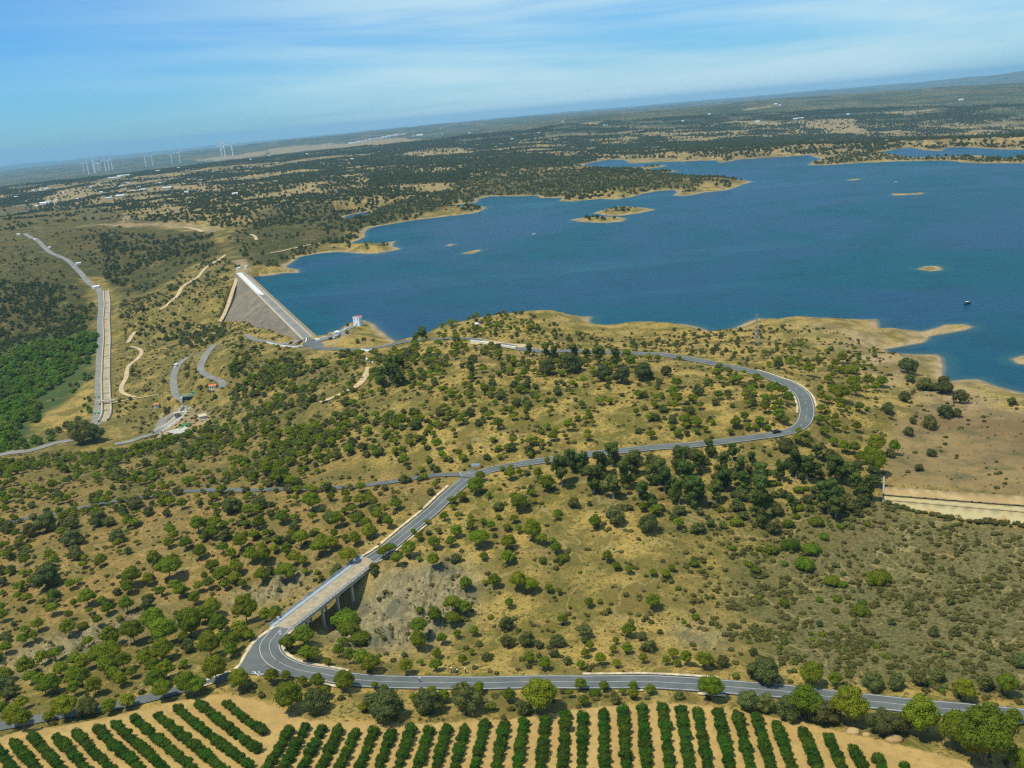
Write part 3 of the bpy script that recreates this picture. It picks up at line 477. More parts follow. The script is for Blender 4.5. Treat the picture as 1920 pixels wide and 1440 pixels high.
class MB:
    def __init__(s): s.v = []; s.f = []
    def add(s, V, Fs):
        k = len(s.v); s.v += [tuple(map(float, v)) for v in V]; s.f += [tuple(i + k for i in f) for f in Fs]; return s
    def hexa(s, b4, t4): return s.add(list(b4) + list(t4), [(3, 2, 1, 0), (4, 5, 6, 7), (0, 1, 5, 4), (1, 2, 6, 5), (2, 3, 7, 6), (3, 0, 4, 7)])
    def box(s, c, d, rz=0., taper=1.):
        cs, sn = math.cos(rz), math.sin(rz); q = []
        for zz, tp in ((-.5, 1), (.5, taper)):
            for xx, yy in ((-.5, -.5), (.5, -.5), (.5, .5), (-.5, .5)):
                x_, y_ = xx * d[0] * tp, yy * d[1] * tp; q.append((c[0] + x_ * cs - y_ * sn, c[1] + x_ * sn + y_ * cs, c[2] + zz * d[2]))
        return s.hexa(q[:4], q[4:])
    def tube(s, pts, rad, nn=7, cap=True):
        P = [Vector(p) for p in pts]; rads = rad if hasattr(rad, '__len__') else [rad] * len(P); rings = []; k = len(s.v)
        for i, p in enumerate(P):
            d = (P[min(i + 1, len(P) - 1)] - P[max(i - 1, 0)]).normalized(); u = d.orthogonal().normalized() if abs(d.z) < .9 else Vector((1, 0, 0)); u = (u - d * u.dot(d)).normalized(); w_ = d.cross(u)
            for j in range(nn): a = 2 * math.pi * j / nn; s.v.append(tuple(p + (u * math.cos(a) + w_ * math.sin(a)) * rads[i]))
        for i in range(len(P) - 1):
            for j in range(nn): s.f.append((k + i * nn + j, k + i * nn + (j + 1) % nn, k + (i + 1) * nn + (j + 1) % nn, k + (i + 1) * nn + j))
        if cap: s.f.append(tuple(k + (len(P) - 1) * nn + j for j in range(nn))); s.f.append(tuple(k + j for j in range(nn))[::-1])
        return s
    def build(s, name, material, parent=None, smooth_=False):
        me = bpy.data.meshes.new(name); me.from_pydata(s.v, [], s.f); me.update()
        if smooth_: me.polygons.foreach_set('use_smooth', [True] * len(me.polygons))
        return obj(name, me, material, parent)
def strip(L_, o0, o1, dz=0.):
    """ribbon mesh between lateral offsets o0..o1 of a polyline (positive = right of travel)"""
    d = np.gradient(L_[:, :2], axis=0); d /= np.hypot(d[:, 0], d[:, 1])[:, None] + 1e-9; nr = np.column_stack([d[:, 1], -d[:, 0]])
    cols = np.linspace(o0, o1, max(2, int(abs(o1 - o0) / 3) + 1)); V = np.concatenate([np.column_stack([L_[:, :2] + nr * o, L_[:, 2] + dz]) for o in cols]); n_ = len(L_); Fq = []
    for c_ in range(len(cols) - 1):
        for i in range(n_ - 1): Fq.append((c_ * n_ + i, (c_ + 1) * n_ + i, (c_ + 1) * n_ + i + 1, c_ * n_ + i + 1))
    Fq = np.array(Fq)
    if o1 > o0: Fq = Fq[:, ::-1]
    p = V[Fq[0]]; nz_ = np.cross(p[1] - p[0], p[2] - p[1])[2]
    if nz_ < 0: Fq = Fq[:, ::-1]
    return V, Fq
def strips(name, items, material, kind='structure'):
    VV, FF, k = [], [], 0
    for V, Fq in items: VV.append(V); FF.append(Fq + k); k += len(V)
    o = obj(name, npmesh(name, np.vstack(VV), np.vstack(FF)), material); o['kind'] = kind; return o
# ------------------------------------------------------------ ground + water objects
idx = np.arange(NR * NC).reshape(NR, NC)
quads = np.stack([idx[:-1, :-1], idx[:-1, 1:], idx[1:, 1:], idx[1:, :-1]], -1).reshape(-1, 4)
me = npmesh('ground', np.column_stack([X.ravel(), Y.ravel(), Z.ravel()]), quads, True)
def cattr(me, nm, r, g, b_):
    a = me.color_attributes.new(nm, 'FLOAT_COLOR', 'POINT'); d = np.ones((r.size, 4), np.float32); d[:, 0] = r.ravel(); d[:, 1] = g.ravel(); d[:, 2] = b_.ravel(); a.data.foreach_set('color', d.ravel())
far = sst(1500, 2800, RG) * (1 - mh * .7)
far = np.clip(far, 0, 1) * (1 - mfield * .0)
cover = sst(5000, 6000, RG) * (1 - .9 * mfield)
cattr(me, 'soil_d', mol, mfield, mfield)
cattr(me, 'soil_a', ms, msand, mf); cattr(me, 'soil_b', mb, np.clip(rockm * 1.3, 0, 1), mh); cattr(me, 'soil_c', mfo, mpk, far)
a = me.attributes.new('far_cover', 'FLOAT', 'POINT'); a.data.foreach_set('value', cover.astype(np.float32).ravel())
o = obj('ground', me, MG); o['kind'] = 'structure'
wmask = (SD < 3.0 + .0015 * RG) & ~((T_ > -20) & (T_ < DL + 5) & (N_ > -4) & (N_ < 200))
qm = wmask[:-1, :-1] | wmask[1:, 1:] | wmask[:-1, 1:] | wmask[1:, :-1]; wq = quads[qm.ravel()]
u, inv = np.unique(wq.ravel(), return_inverse=True)
me = npmesh('lake', np.column_stack([X.ravel()[u], Y.ravel()[u], np.zeros(len(u))]), inv.reshape(-1, 4), True)
a = me.attributes.new('depth', 'FLOAT', 'POINT'); a.data.foreach_set('value', (-Z.ravel()[u]).astype(np.float32))
o = obj('lake', me, MW); o['kind'] = 'structure'
rv = np.array([(*at(x, y, -49.5)[:2], -49.5 + .0) for x, y in [(-90,690),(-20,700),(2,716),(6,732),(0,748),(-90,765)]])
o = obj('river', npmesh('river', rv, np.array([[0, 1, 2, 3], [0, 3, 4, 5]])), MW); o['kind'] = 'structure'
# ------------------------------------------------------------ roads
def R(k): return ROADS[k][0]
strips('road', [strip(R(k), -ROADS[k][1] / 2, ROADS[k][1] / 2) for k in ('lower', 'upper', 'mid', 'lane')], M['asphalt'])
BR0, BR1 = bridge_pts()
def apron(pts, nm, up_=.36, zz=None):
    P_ = np.array([pick(x, y) for x, y in pts]); P_[:, 2] = gz(P_[:, 0], P_[:, 1]) + up_; c_ = P_.mean(0); n_ = len(P_); V = np.vstack([P_, c_[None]])
    o_ = obj(nm, npmesh(nm, V, np.array([(i, (i + 1) % n_, n_) for i in range(n_)]), k=3), M['asphalt']); o_['kind'] = 'structure'; return o_
apron([(443,1258),(452,1247),(464,1226),(478,1207),(498,1190),(508,1200),(502,1216),(508,1232),(530,1250),(560,1262),(585,1273),(545,1271),(510,1269),(470,1266)], 'junction_pavement')
apron([(852,890),(872,885),(893,880),(885,893),(876,905),(866,915),(866,900),(860,894)], 'junction_pavement')
strips('service_road', [strip(R(k), -ROADS[k][1] / 2, ROADS[k][1] / 2, .05) for k in ('plant', 'yard', 'service', 'towerlane')] + [strip(R('bottom'), -4, 4, .05)], M['oldasphalt'])
strips('canal_road', [strip(R('canalroad'), -4.2, 4.2, .03), strip(R('greylane'), -3, 3, .05)], M['oldasphalt'])
mk = []
for k, hw in (('lower', 3.25), ('upper', 3.25)):
    l = R(k)
    mk += [strip(l, -hw - .09, -hw + .09, .03), strip(l, hw - .09, hw + .09, .03)]
    l2 = smooth(l, 1.0)
    if k == 'lower': mk.append(strip(l2, -.06, .06, .03))
    else:
        mk.append(strip(l2[:40 * 3], -.06, .06, .03)); l2 = l2[120:]
        for i in range(0, len(l2) - 6, 9): mk.append(strip(l2[i:i + 4], -.06, .06, .03))
# give-way triangle and hatch at the two junctions
def paint(px, py, pts):
    c = pick(px, py); zz = c[2]
    return c, zz
def seg_mark(a, b_, w_=.25):
    p = pick(*a); q = pick(*b_); L2 = smooth([p, q], 1.); L2[:, 2] = gz(L2[:, 0], L2[:, 1]) + .42; return strip(L2, -w_ / 2, w_ / 2)
for a, b_ in [((468,1256),(486,1269)),((486,1269),(500,1263)),((500,1263),(482,1256)),((472,1265),(497,1266)),((478,1257),(480,1264)),((484,1258),(487,1264)),((866,893),(882,886)),((882,886),(862,887)),((862,887),(866,893)),((868,889),(874,889))]: mk.append(seg_mark(a, b_))
strips('road_marking', mk, M['mark'])
# pale stone shoulders along some of the road edges
def sub(L_, a, b_): n_ = len(L_); return L_[int(a * n_):int(b_ * n_)]
sh = []
lo = R('lower'); up = R('upper'); la = R('lane')
pxl = topx(lo[:, 0], lo[:, 1], lo[:, 2])[0]; pxu, pyu = topx(up[:, 0], up[:, 1], up[:, 2])
def selx(L_, m_):
    i = np.nonzero(m_)[0]; return L_[i[0]:i[-1] + 1]
n6 = np.arange(len(lo))
i0 = int(np.argmin(np.abs(pxl - 640) + (n6 < len(lo) * .4) * 1e4))
sh.append(strip(lo[i0:], 3.9, 5.2, .05)); sh.append(strip(selx(lo, (pxl > 1075) & (pxl < 1350)), 4.1, 5.2, .05))
iE = int(np.argmin(np.abs(pxl - 480) + (n6 < len(lo) * .4) * 1e3))
sh.append(strip(selx(lo, (pxl > 580) & (pxl < 660)), -5.4, -4.2, .05)); sh.append(strip(selx(lo, (pxl > 1180) & (pxl < 1225)), -5.2, -4.2, .05)); sh.append(strip(selx(lo, (pxl > 1300) & (pxl < 1375)), -5.4, -4.2, .05))
kb = line([(441,1256),(452,1245),(462,1225),(475,1206),(497,1188),(518,1174)], 1.5, 3); kb[:, 2] += .35; sh.append(strip(kb, -.7, .7))
kb = line([(386,1277),(410,1267),(441,1256)], 1.5, 3); kb[:, 2] += .35; sh.append(strip(kb, -.6, .6)); kb = line([(380,1288),(400,1282),(420,1277)], 1.5, 3); kb[:, 2] += .35; sh.append(strip(kb, -.5, .5))
j0 = int(np.argmin(np.abs(pxu - 862))); sh.append(strip(up[:j0], -6.0, -4.6, .05)); sh.append(strip(up[:12], 4.4, 5.3, .02))
hp = (pyu < 765) & (pxu > 1405) & (np.arange(len(up)) > len(up) * .3); sh.append(strip(selx(up, hp), 4.1, 5.1, .05))
hp2 = (pyu < 775) & (pxu > 1470) & (pyu > 728); sh.append(strip(selx(up, hp2), -5.0, -4.1, .05))
hp3 = (pxu > 885) & (pxu < 1030) & (pyu < 700); sh.append(strip(selx(up, hp3), 4.2, 5.0, .1))
strips('kerb', sh, M['shoulder'])
tl = []
for i, (l, w_) in enumerate(TRACKS):
    if i in (6, 7, 8, 10): continue
    l = l.copy(); l[:, 2] += .12 if i in (0, 1, 2, 3, 4, 5, 9, 13) else .8
    tl.append(strip(l, -w_ / 2, w_ / 2))
strips('dirt_track', tl, M['track'])

# ------------------------------------------------------------ the rockfill dam
D3 = lambda t_, n_, z_: (DA[0] + dt[0] * t_ + dn[0] * n_, DA[1] + dt[1] * t_ + dn[1] * n_, z_)
dam = empty('rockfill_dam', D3(0, 0, -45)); tag(dam, 'long grey rockfill dam with a road along its crest holding back the lake', 'dam')
def rel(o, root):
    """keep an object's world-space mesh while parenting it to an Empty"""
    o.parent = root; o.matrix_parent_inverse = root.matrix_basis.inverted() if False else Matrix.LocRotScale(root.location, root.rotation_euler, root.scale).inverted(); return o
ts = np.linspace(-6, DL + 8, 130); ns = np.linspace(0, 1, 46); V = []
for t_ in ts:
    for s_ in ns:
        n_ = 5 + s_ * 88; dz_ = DZ - .3 - (n_ - 5) / 1.6
        w_ = float(perlin(np.array(t_ / 3.1), np.array(n_ / 2.7))) * .45; V.append(D3(t_, n_, dz_ + (w_ if 0 < s_ < 1 else 0)))
q = np.arange(len(ts) * len(ns)).reshape(len(ts), len(ns)); fq = np.stack([q[:-1, :-1], q[:-1, 1:], q[1:, 1:], q[1:, :-1]], -1).reshape(-1, 4)
rel(obj('downstream_face', npmesh('downstream_face', np.array(V), fq[:, ::-1]), M['rockfill']), dam)
V = []; ns2 = np.linspace(0, 1, 12)
for t_ in ts:
    for s_ in ns2:
        n_ = -5 - s_ * 18; w_ = float(perlin(np.array(t_ / 2.3), np.array(n_ / 2.1))) * .35; V.append(D3(t_, n_, DZ - .3 - (-n_ - 5) / 1.5 + (w_ if 0 < s_ < 1 else 0)))
q = np.arange(len(ts) * len(ns2)).reshape(len(ts), len(ns2)); fq = np.stack([q[:-1, :-1], q[:-1, 1:], q[1:, 1:], q[1:, :-1]], -1).reshape(-1, 4)
rel(obj('upstream_face', npmesh('upstream_face', np.array(V), fq), M['riprap']), dam)
def dbox(n0, n1, z0, z1, t0, t1): return MB().hexa([D3(t0, n0, z0), D3(t1, n0, z0), D3(t1, n1, z0), D3(t0, n1, z0)], [D3(t0, n0, z1), D3(t1, n0, z1), D3(t1, n1, z1), D3(t0, n1, z1)])
rel(dbox(-5.0, 5.0, DZ - 3, DZ - .05, -6, DL + 6).build('crest', M['pale']), dam)
rel(dbox(-3.4, 3.2, DZ - 1, DZ + .06, -6, DL + 4).build('crest_road', M['oldasphalt']), dam)
rel(dbox(-1.8, 3.6, DZ - 1, DZ + .14, DL * .56, DL).build('white_crest_slab', simple('pale_crest', (.60, .60, .57), .8, .12, .3)), dam)
rel(dbox(3.7, 4.1, DZ - 1, DZ + .9, -2, DL * .56).build('parapet', M['concrete']), dam); rel(dbox(-4.3, -3.9, DZ - 1, DZ + .8, -2, DL).build('parapet', M['concrete']), dam)
rel(dbox(3.2, 4.6, DZ - .5, DZ + 2.2, DL * .555, DL * .562).build('gauge_hut', M['white']), dam)
# ------------------------------------------------------------ the road bridge over the creek
b0 = BR0.copy(); b1 = BR1.copy(); bd = (b1 - b0); BL = float(np.hypot(*bd[:2])); bu = bd[:2] / BL; bn = np.array([bu[1], -bu[0]])   # bn to the right of travel (away from the camera's left)
def B3(t_, n_, dz_): return (b0[0] + bu[0] * t_ + bn[0] * n_, b0[1] + bu[1] * t_ + bn[1] * n_, b0[2] + (b1[2] - b0[2]) * t_ / BL + dz_)
bmid = B3(BL / 2, 0, 0); bridge = empty('road_bridge', (bmid[0], bmid[1], float(gz(bmid[0], bmid[1])))); tag(bridge, 'narrow concrete road bridge on column bents with a beige deck over the dry creek', 'bridge')
def bbox_(t0, t1, n0, n1, z0, z1): return MB().hexa([B3(t0, n0, z0), B3(t1, n0, z0), B3(t1, n1, z0), B3(t0, n1, z0)], [B3(t0, n0, z1), B3(t1, n0, z1), B3(t1, n1, z1), B3(t0, n1, z1)])
rel(bbox_(-1, BL + 1, -5.0, 4.9, -1.0, -.12).build('deck', M['concrete']), bridge)
rel(bbox_(-1, BL + 1, -3.3, 3.3, -.3, .02).build('deck_surface', M['deck']), bridge)
rel(bbox_(-1, BL + 1, -5.1, -3.3, -.4, .22).build('walkway', M['rail']), bridge); rel(bbox_(-1, BL + 1, 3.3, 5.0, -.4, .22).build('walkway', M['darkconc']), bridge)
for sgn, lab in ((-5.0, ''), (4.85, '')):
    r_ = MB()
    for hz in (.75, 1.15): r_.add(*(lambda h: (h.v, h.f))(bbox_(-1, BL + 1, sgn - .05, sgn + .05, hz - .06, hz + .06)))
    for t_ in np.arange(-1, BL + 1, 2.0): h = bbox_(t_, t_ + .12, sgn - .06, sgn + .06, .2, 1.2); r_.add(h.v, h.f)
    rel(r_.build('railing', M['rail']), bridge)
for t_ in (.17, .34, .51, .68, .84):
    bent = bbox_(BL * t_ - .5, BL * t_ + .5, -4.2, 4.2, -1.9, -1.0); bo = rel(bent.build('cap_beam', M['darkconc']), bridge)
    for n_ in (-3.2, 3.3):
        p = B3(BL * t_, n_, 0); g = float(gz(p[0], p[1])) - 1; c_ = MB().box((p[0], p[1], (p[2] - 1.8 + g) / 2), (.95, .95, p[2] - 1.8 - g), math.atan2(bu[1], bu[0]), .82)
        rel(c_.build('column', M['concrete']), bridge)
for t_ in (-1.6, BL + .6): rel(bbox_(t_, t_ + 1.0, -5.0, 5.0, -4.5, -.15).build('abutment', M['concrete']), bridge)
# ------------------------------------------------------------ the canal
can = empty('canal', tuple(CAN[len(CAN) // 2])); tag(can, 'long straight concrete canal with silted floor running beside the grey valley road', 'canal')
cf = CAN.copy(); 
V, Fq = strip(cf, -2.9, 2.9, -.1); rel(obj('canal_floor', npmesh('canal_floor', V, Fq), M['channel']), can)
for sgn in (-1, 1):
    parts = []
    d = np.gradient(cf[:, :2], axis=0); d /= np.hypot(d[:, 0], d[:, 1])[:, None]; nr = np.column_stack([d[:, 1], -d[:, 0]]); V = []
    for i in range(len(cf)):
        for off, zz in ((2.8, -.6), (3.1, 1.7), (3.9, 1.7), (4.4, -.6)): V.append((*(cf[i, :2] + nr[i] * off * sgn), cf[i, 2] + zz))
    q = np.arange(len(V)).reshape(-1, 4); fq = np.concatenate([np.stack([q[:-1, j], q[:-1, j + 1], q[1:, j + 1], q[1:, j]], -1) for j in range(3)])
    rel(obj('canal_wall', npmesh('canal_wall', np.array(V), fq if sgn > 0 else fq[:, ::-1]), M['pale' if sgn > 0 else 'concrete']), can)
for i in range(6, len(cf) - 4, 14):
    p = cf[i]; d_ = cf[i + 1] - p; rel(MB().box((p[0], p[1], p[2] + .15), (5.4, .7, .5), math.atan2(d_[1], d_[0]) + math.pi / 2).build('silt_bar', M['darkconc']), can)
j_ = int(np.argmin(np.abs(topx(cf[:, 0], cf[:, 1], cf[:, 2])[1] - 757))); pc = cf[j_]; cb = empty('canal_footbridge', (pc[0], pc[1], pc[2] + 1.7)); tag(cb, 'short flat concrete track bridge crossing the canal near its lower end', 'bridge')
o = MB().box((0, 0, .35), (15, 4.2, .5)).build('deck', M['pale'], cb); 
for s_ in (-1, 1): MB().box((0, s_ * 2.0, .9), (15, .2, .6)).build('parapet', M['concrete'], cb)
# ------------------------------------------------------------ stepped concrete spillway apron at the right
spc = SPW[0][1]; spo = empty('spillway_apron', tuple(spc)); tag(spo, 'wide stepped concrete spillway apron below the dry brown basin', 'spillway')
rows = [np.array(smooth(np.array(r), 2.0)) for r in SPW]
def band(ra, rb, nm, m_, z0=0., thick=1.2):
    k = 60; a_ = np.array([ra[int(i)] for i in np.linspace(0, len(ra) - 1, k)]); b_ = np.array([rb[int(i)] for i in np.linspace(0, len(rb) - 1, k)])
    V = np.concatenate([a_ + [0, 0, z0], b_ + [0, 0, z0], b_ + [0, 0, z0 - thick], a_ + [0, 0, z0 - thick]]); Fq = []
    for i in range(k - 1):
        for j in range(4): j2 = (j + 1) % 4; Fq.append((j * k + i, j2 * k + i, j2 * k + i + 1, j * k + i + 1))
    o_ = npmesh(nm, V, np.array(Fq)); return rel(obj(nm, o_, m_), spo)
band(rows[0], rows[1], 'crest_slab', M['apron']); band(rows[1] + [0, 0, -.55], rows[2], 'upper_step', M['apronpale']); band(rows[2] + [0, 0, -.5], rows[3], 'lower_step', M['apronpale'])
p0 = np.array(SPW[0][0]); p1 = np.array(SPW[3][0]); up0 = p0 + (p0 - p1) * .35
w_ = MB(); w_.hexa([tuple(up0 + [-.4, 0, -2]), tuple(up0 + [.4, 0, -2]), tuple(p1 + [.4, 0, -2]), tuple(p1 + [-.4, 0, -2])], [tuple(up0 + [-.4, 0, 1.8]), tuple(up0 + [.4, 0, 1.8]), tuple(p1 + [.4, 0, .9]), tuple(p1 + [-.4, 0, .9])]); rel(w_.build('side_wall', M['darkconc']), spo)
for rw_, zo in ((rows[1], .06), (rows[2], -.40)):
    V, Fq = strip(np.array([rw_[int(i)] for i in np.linspace(0, len(rw_) - 1, 60)]), -.32, .32, zo); rel(obj('dark_joint', npmesh('dark_joint', V, Fq), M['rock']), spo)
# ------------------------------------------------------------ buildings
def ground_at(px, py, z=None):
    p = pick(px, py) if z is None else at(px, py, z); p = p.copy(); p[2] = float(gz(p[0], p[1])); return p
def windows(root, xs, zs, y, w_, h, m_='glass', nm='window', face='y'):
    for x_ in xs:
        for z_ in zs:
            (MB().box((x_, y, z_), (w_, .12, h)) if face == 'y' else MB().box((y, x_, z_), (.12, w_, h))).build(nm, M[m_], root)
# the white intake house on the promontory
p = ground_at(672, 611); p[2] = max(p[2], 2.5); ti = empty('intake_house', tuple(p), math.radians(-22), .70); tag(ti, 'tall white cube-shaped house with flat red roof on the lake promontory', 'house')
MB().box((0, 0, 5.2), (8.6, 8, 11.4)).build('wall', M['white'], ti); rf = MB().box((0, 0, 11.15), (9.2, 8.6, .5)).build('roof', M['white'], ti); MB().box((0, 0, 11.55), (8.0, 7.4, .2), 0, .9).build('roof_tiles', M['roof'], rf)
windows(ti, (-2.2, 2.2), (8.2,), -4.02, 1.1, .8); windows(ti, (0,), (1.2,), -4.03, 1.5, 2.4, 'green', 'door'); windows(ti, (-2, 1, 3), (3.5, 7.5), 4.32, .9, 1.2, face='x'); MB().box((0, 0, -1.5), (10, 9.4, 3)).build('plinth', M['concrete'], ti)
MB().box((0, -6.5, -.4), (3, 6, .5)).build('walkway', M['concrete'], ti)
def house(px, py, l, w_, h, rz, wallm, roofm, label, group=None, z=None, detail=True, hip=False, nm='house'):
    p = ground_at(px, py, z); r = empty(nm, tuple(p), rz); tag(r, label, 'house' if nm == 'house' else nm.replace('_', ' '), group)
    MB().box((0, 0, h / 2 - .4), (l, w_, h + .8)).build('wall', M[wallm], r); e = .35; rh = w_ * .22
    b_ = MB(); 
    b_.add([(-l / 2 - e, -w_ / 2 - e, h), (l / 2 + e, -w_ / 2 - e, h), (l / 2 + e, w_ / 2 + e, h), (-l / 2 - e, w_ / 2 + e, h), (-l / 2 - e + (w_ / 2 if hip else 0), 0, h + rh), (l / 2 + e - (w_ / 2 if hip else 0), 0, h + rh)], [(0, 1, 5, 4), (2, 3, 4, 5), (1, 2, 5), (3, 0, 4), (3, 2, 1, 0)])
    b_.build('roof', M[roofm], r)
    if detail:
        for x_ in np.linspace(-l * .3, l * .3, 3): MB().box((x_, -w_ / 2 - .03, h * .55), (l * .1, .1, h * .3)).build('window', M['glass'], r)
        MB().box((l * .42 - .3, -w_ / 2 - .04, h * .34), (l * .1, .1, h * .66)).build('door', M['green'], r)
    return r
house(400, 729, 5.2, 4.2, 2.8, .1, 'white', 'orange', 'small white orange-roofed house at the end of the grey lane')
house(294, 763, 4, 3.5, 2.6, .3, 'white', 'orange', 'tiny white orange-roofed hut beside the track left of the gate house')
# plant by the outlet channel
p = ground_at(357, 750); gh = empty('gate_house', tuple(p), .12); tag(gh, 'outlet gate house with green roof rails over a dark opening at the channel head', 'gate house')
MB().box((0, 3, 1.2), (14, 5, 5.5)).build('wall', M['concrete'], gh); MB().box((0, .3, .8), (12, .5, 4.0)).build('opening', M['glass'], gh); MB().box((0, 1.5, 4.2), (15, 1.0, .6)).build('green_beam', M['green'], gh); MB().box((5, 3, 4.9), (7, 3.2, 1.8)).build('green_cabin', M['green'], gh); MB().box((-6, -1.5, 1), (.6, 7, 5)).build('wing_wall', M['white'], gh); MB().box((6, -1.5, 1), (.6, 7, 5)).build('wing_wall', M['white'], gh)  # opening is a solid dark panel, its inner shade put in by colour
chl = line([(352,763),(345,775),(335,786),(322,796),(309,806),(296,814)], 2, 3)
ch = empty('outlet_channel', tuple(chl[0])); tag(ch, 'curved concrete outlet channel below the gate house with a sloping wall', 'channel')
V, Fq = strip(chl, -3, 3, .25); rel(obj('channel_floor', npmesh('channel_floor', V, Fq), M['darkconc']), ch)
for sgn in (-1, 1):
    d = np.gradient(chl[:, :2], axis=0); d /= np.hypot(d[:, 0], d[:, 1])[:, None]; nr = np.column_stack([d[:, 1], -d[:, 0]]); V = []
    for i in range(len(chl)):
        for off, zz in ((2.7, -.5), (3.3, 2.6), (4.0, 2.6), (5.2, -.5)): V.append((*(chl[i, :2] + nr[i] * off * sgn), chl[i, 2] + zz))
    q = np.arange(len(V)).reshape(-1, 4); fq = np.concatenate([np.stack([q[:-1, j], q[:-1, j + 1], q[1:, j + 1], q[1:, j]], -1) for j in range(3)])
    rel(obj('channel_wall', npmesh('channel_wall', np.array(V), fq if sgn > 0 else fq[:, ::-1]), M['concrete']), ch)
rel(MB().box(tuple(chl[len(chl) // 2] + [0, 0, 2.9]), (13, 3, .4), .2).build('channel_slab', M['pale']), ch)
# pale yard slab by the plant
o_ = apron([(312,811),(330,805),(346,800),(357,805),(351,812),(330,815)], 'yard_pavement', .5); o_.data.materials[0] = M['concrete']
p = ground_at(381, 787); sh_ = empty('pump_shed', tuple(p), .5); tag(sh_, 'small grey concrete shed with a lean-to roof beside a thin mast', 'shed')
MB().box((0, 0, 1.4), (5, 6.5, 3.6)).build('wall', M['concrete'], sh_); MB().box((0, 0, 3.4), (5.8, 7.2, .35)).build('roof', M['pale'], sh_); MB().box((2.55, .5, 1.4), (.1, 3.4, 2.2)).build('opening', M['glass'], sh_); MB().box((0, -4.2, .6), (5.5, 2, 1.6)).build('loading_step', M['pale'], sh_)  # dark slab on the wall stands in for the shade inside the opening
p = ground_at(394, 781); ms2 = empty('mast', tuple(p)); tag(ms2, 'thin pale mast standing behind the grey shed at the outlet plant', 'mast'); MB().tube([(0, 0, -.5), (0, 0, 10)], [.22, .12], 8).build('pole', M['pale'], ms2); MB().box((0, 0, 9.7), (1.2, .2, .2)).build('crossarm', M['steel'], ms2)
def greenbox(px, py, s_, label, nm='green_container', cat='container'):
    p = ground_at(px, py); r = empty(nm, tuple(p), .2); tag(r, label, cat); MB().box((0, 0, 1.0 * s_), (4.5 * s_, 2.4 * s_, 2.0 * s_)).build('body', M['green'], r); MB().box((0, 0, 2.08 * s_), (4.7 * s_, 2.6 * s_, .14)).build('lid', M['green'], r); MB().box((0, -1.22 * s_, .9 * s_), (1.2, .06, 1.6 * s_)).build('hatch', M['white'], r); return r
greenbox(347, 801, .9, 'green valve cabin on the pale yard slab of the outlet plant', 'valve_cabin', 'cabin'); greenbox(352, 797, .7, 'smaller green and white valve box behind the valve cabin', 'valve_box', 'box')
greenbox(340, 805, .6, 'low green tank at the left end of the pale yard slab', 'tank', 'tank')
greenbox(183, 747, .75, 'green container on the canal road just above the canal track bridge'); greenbox(182, 777, .75, 'green container on the canal road just below the canal track bridge')
greenbox(582, 629.5, .9, 'bright green kiosk where the dam crest meets the plaza', 'kiosk', 'kiosk')
for i, (x, y, l, lab) in enumerate([(35, 441, 6, 'white hut left of the far bend of the canal road'), (66, 451, 5, 'white hut below the first bend of the canal road'), (93, 466, 5, 'white hut on the slope above the canal road, next to its long bend'), (147, 496, 7, 'white hut right of the canal road halfway up the hill'), (180, 540, 9, 'long white sluice hut where the canal begins'), (447, 506, 4, 'white hut left of the far end of the dam crest'), (461, 503, 4, 'white hut right of the far end of the dam crest'), (330, 688, 3.5, 'white hut at the fork above the outlet plant road'), (632, 628, 5, 'small white ticket hut beside the plaza car park'), (895, 613, 4, 'white hut on the hill top between trees above the lake')]):
    house(x, y, l, l * .6, 2.6, .2 * i, 'white', 'white', lab, detail=False, nm='hut')
# plaza at the dam's near end
def plaza(pts, m_, nm):
    P_ = np.array([pick(x, y) for x, y in pts]); P_[:, 2] = gz(P_[:, 0], P_[:, 1]); zz = np.median(P_[:, 2]) + .35; P_[:, 2] = zz; me = bpy.data.meshes.new(nm); f = tuple(range(len(P_)))
    me.from_pydata([tuple(v) for v in P_] + [(v[0], v[1], v[2] - 2.0) for v in P_], [], [f[::-1]] + [(i, (i + 1) % len(P_), (i + 1) % len(P_) + len(P_), i + len(P_)) for i in f]); me.update(); bm = bmesh.new(); bm.from_mesh(me); bmesh.ops.recalc_face_normals(bm, faces=bm.faces); bm.to_mesh(me); bm.free(); o = obj(nm, me, m_); o['kind'] = 'structure'; return zz
pz = plaza([(572,641),(588,637),(603,640),(612,651),(590,655),(568,650)], M['asphalt'], 'plaza_pavement'); plaza([(622,634),(640,626),(652,621),(650,631),(634,637)], M['oldasphalt'], 'parking_pavement')
# low white walls round the plaza
def wall_line(pts, h, th, m_, nm, label, cat='wall'):
    l = line(pts, 2.5, 3); mid = l[len(l) // 2]; r = empty(nm, tuple(mid)); tag(r, label, cat); V = []
    d = np.gradient(l[:, :2], axis=0); d /= np.hypot(d[:, 0], d[:, 1])[:, None]; nr = np.column_stack([d[:, 1], -d[:, 0]])
    for i in range(len(l)):
        for off, zz in ((-th, -.4), (-th, h), (th, h), (th, -.4)): V.append((*(l[i, :2] + nr[i] * off), l[i, 2] + zz + .3))
    q = np.arange(len(V)).reshape(-1, 4); fq = np.concatenate([np.stack([q[:-1, j], q[:-1, j + 1], q[1:, j + 1], q[1:, j]], -1) for j in range(3)]); rel(obj('wall_body', npmesh(nm, np.array(V), fq), m_), r)
    cp = [(*(l[i, :2] + nr[i] * off), l[i, 2] + h + .3 + zz) for i in range(len(l)) for off, zz in ((-th - .12, 0), (-th - .12, .12), (th + .12, .12), (th + .12, 0))]
    rel(obj('coping', npmesh('coping', np.array(cp), fq), M['white']), r); return r
wall_line([(590,637),(600,636),(611,633.5)], .9, .3, M['white'], 'garden_wall', 'low white wall from the green kiosk towards the lake car park')
wall_line([(622,629),(635,625),(648,619),(657,614)], .9, .3, M['white'], 'garden_wall', 'low white wall climbing along the lane to the white lakeside house')
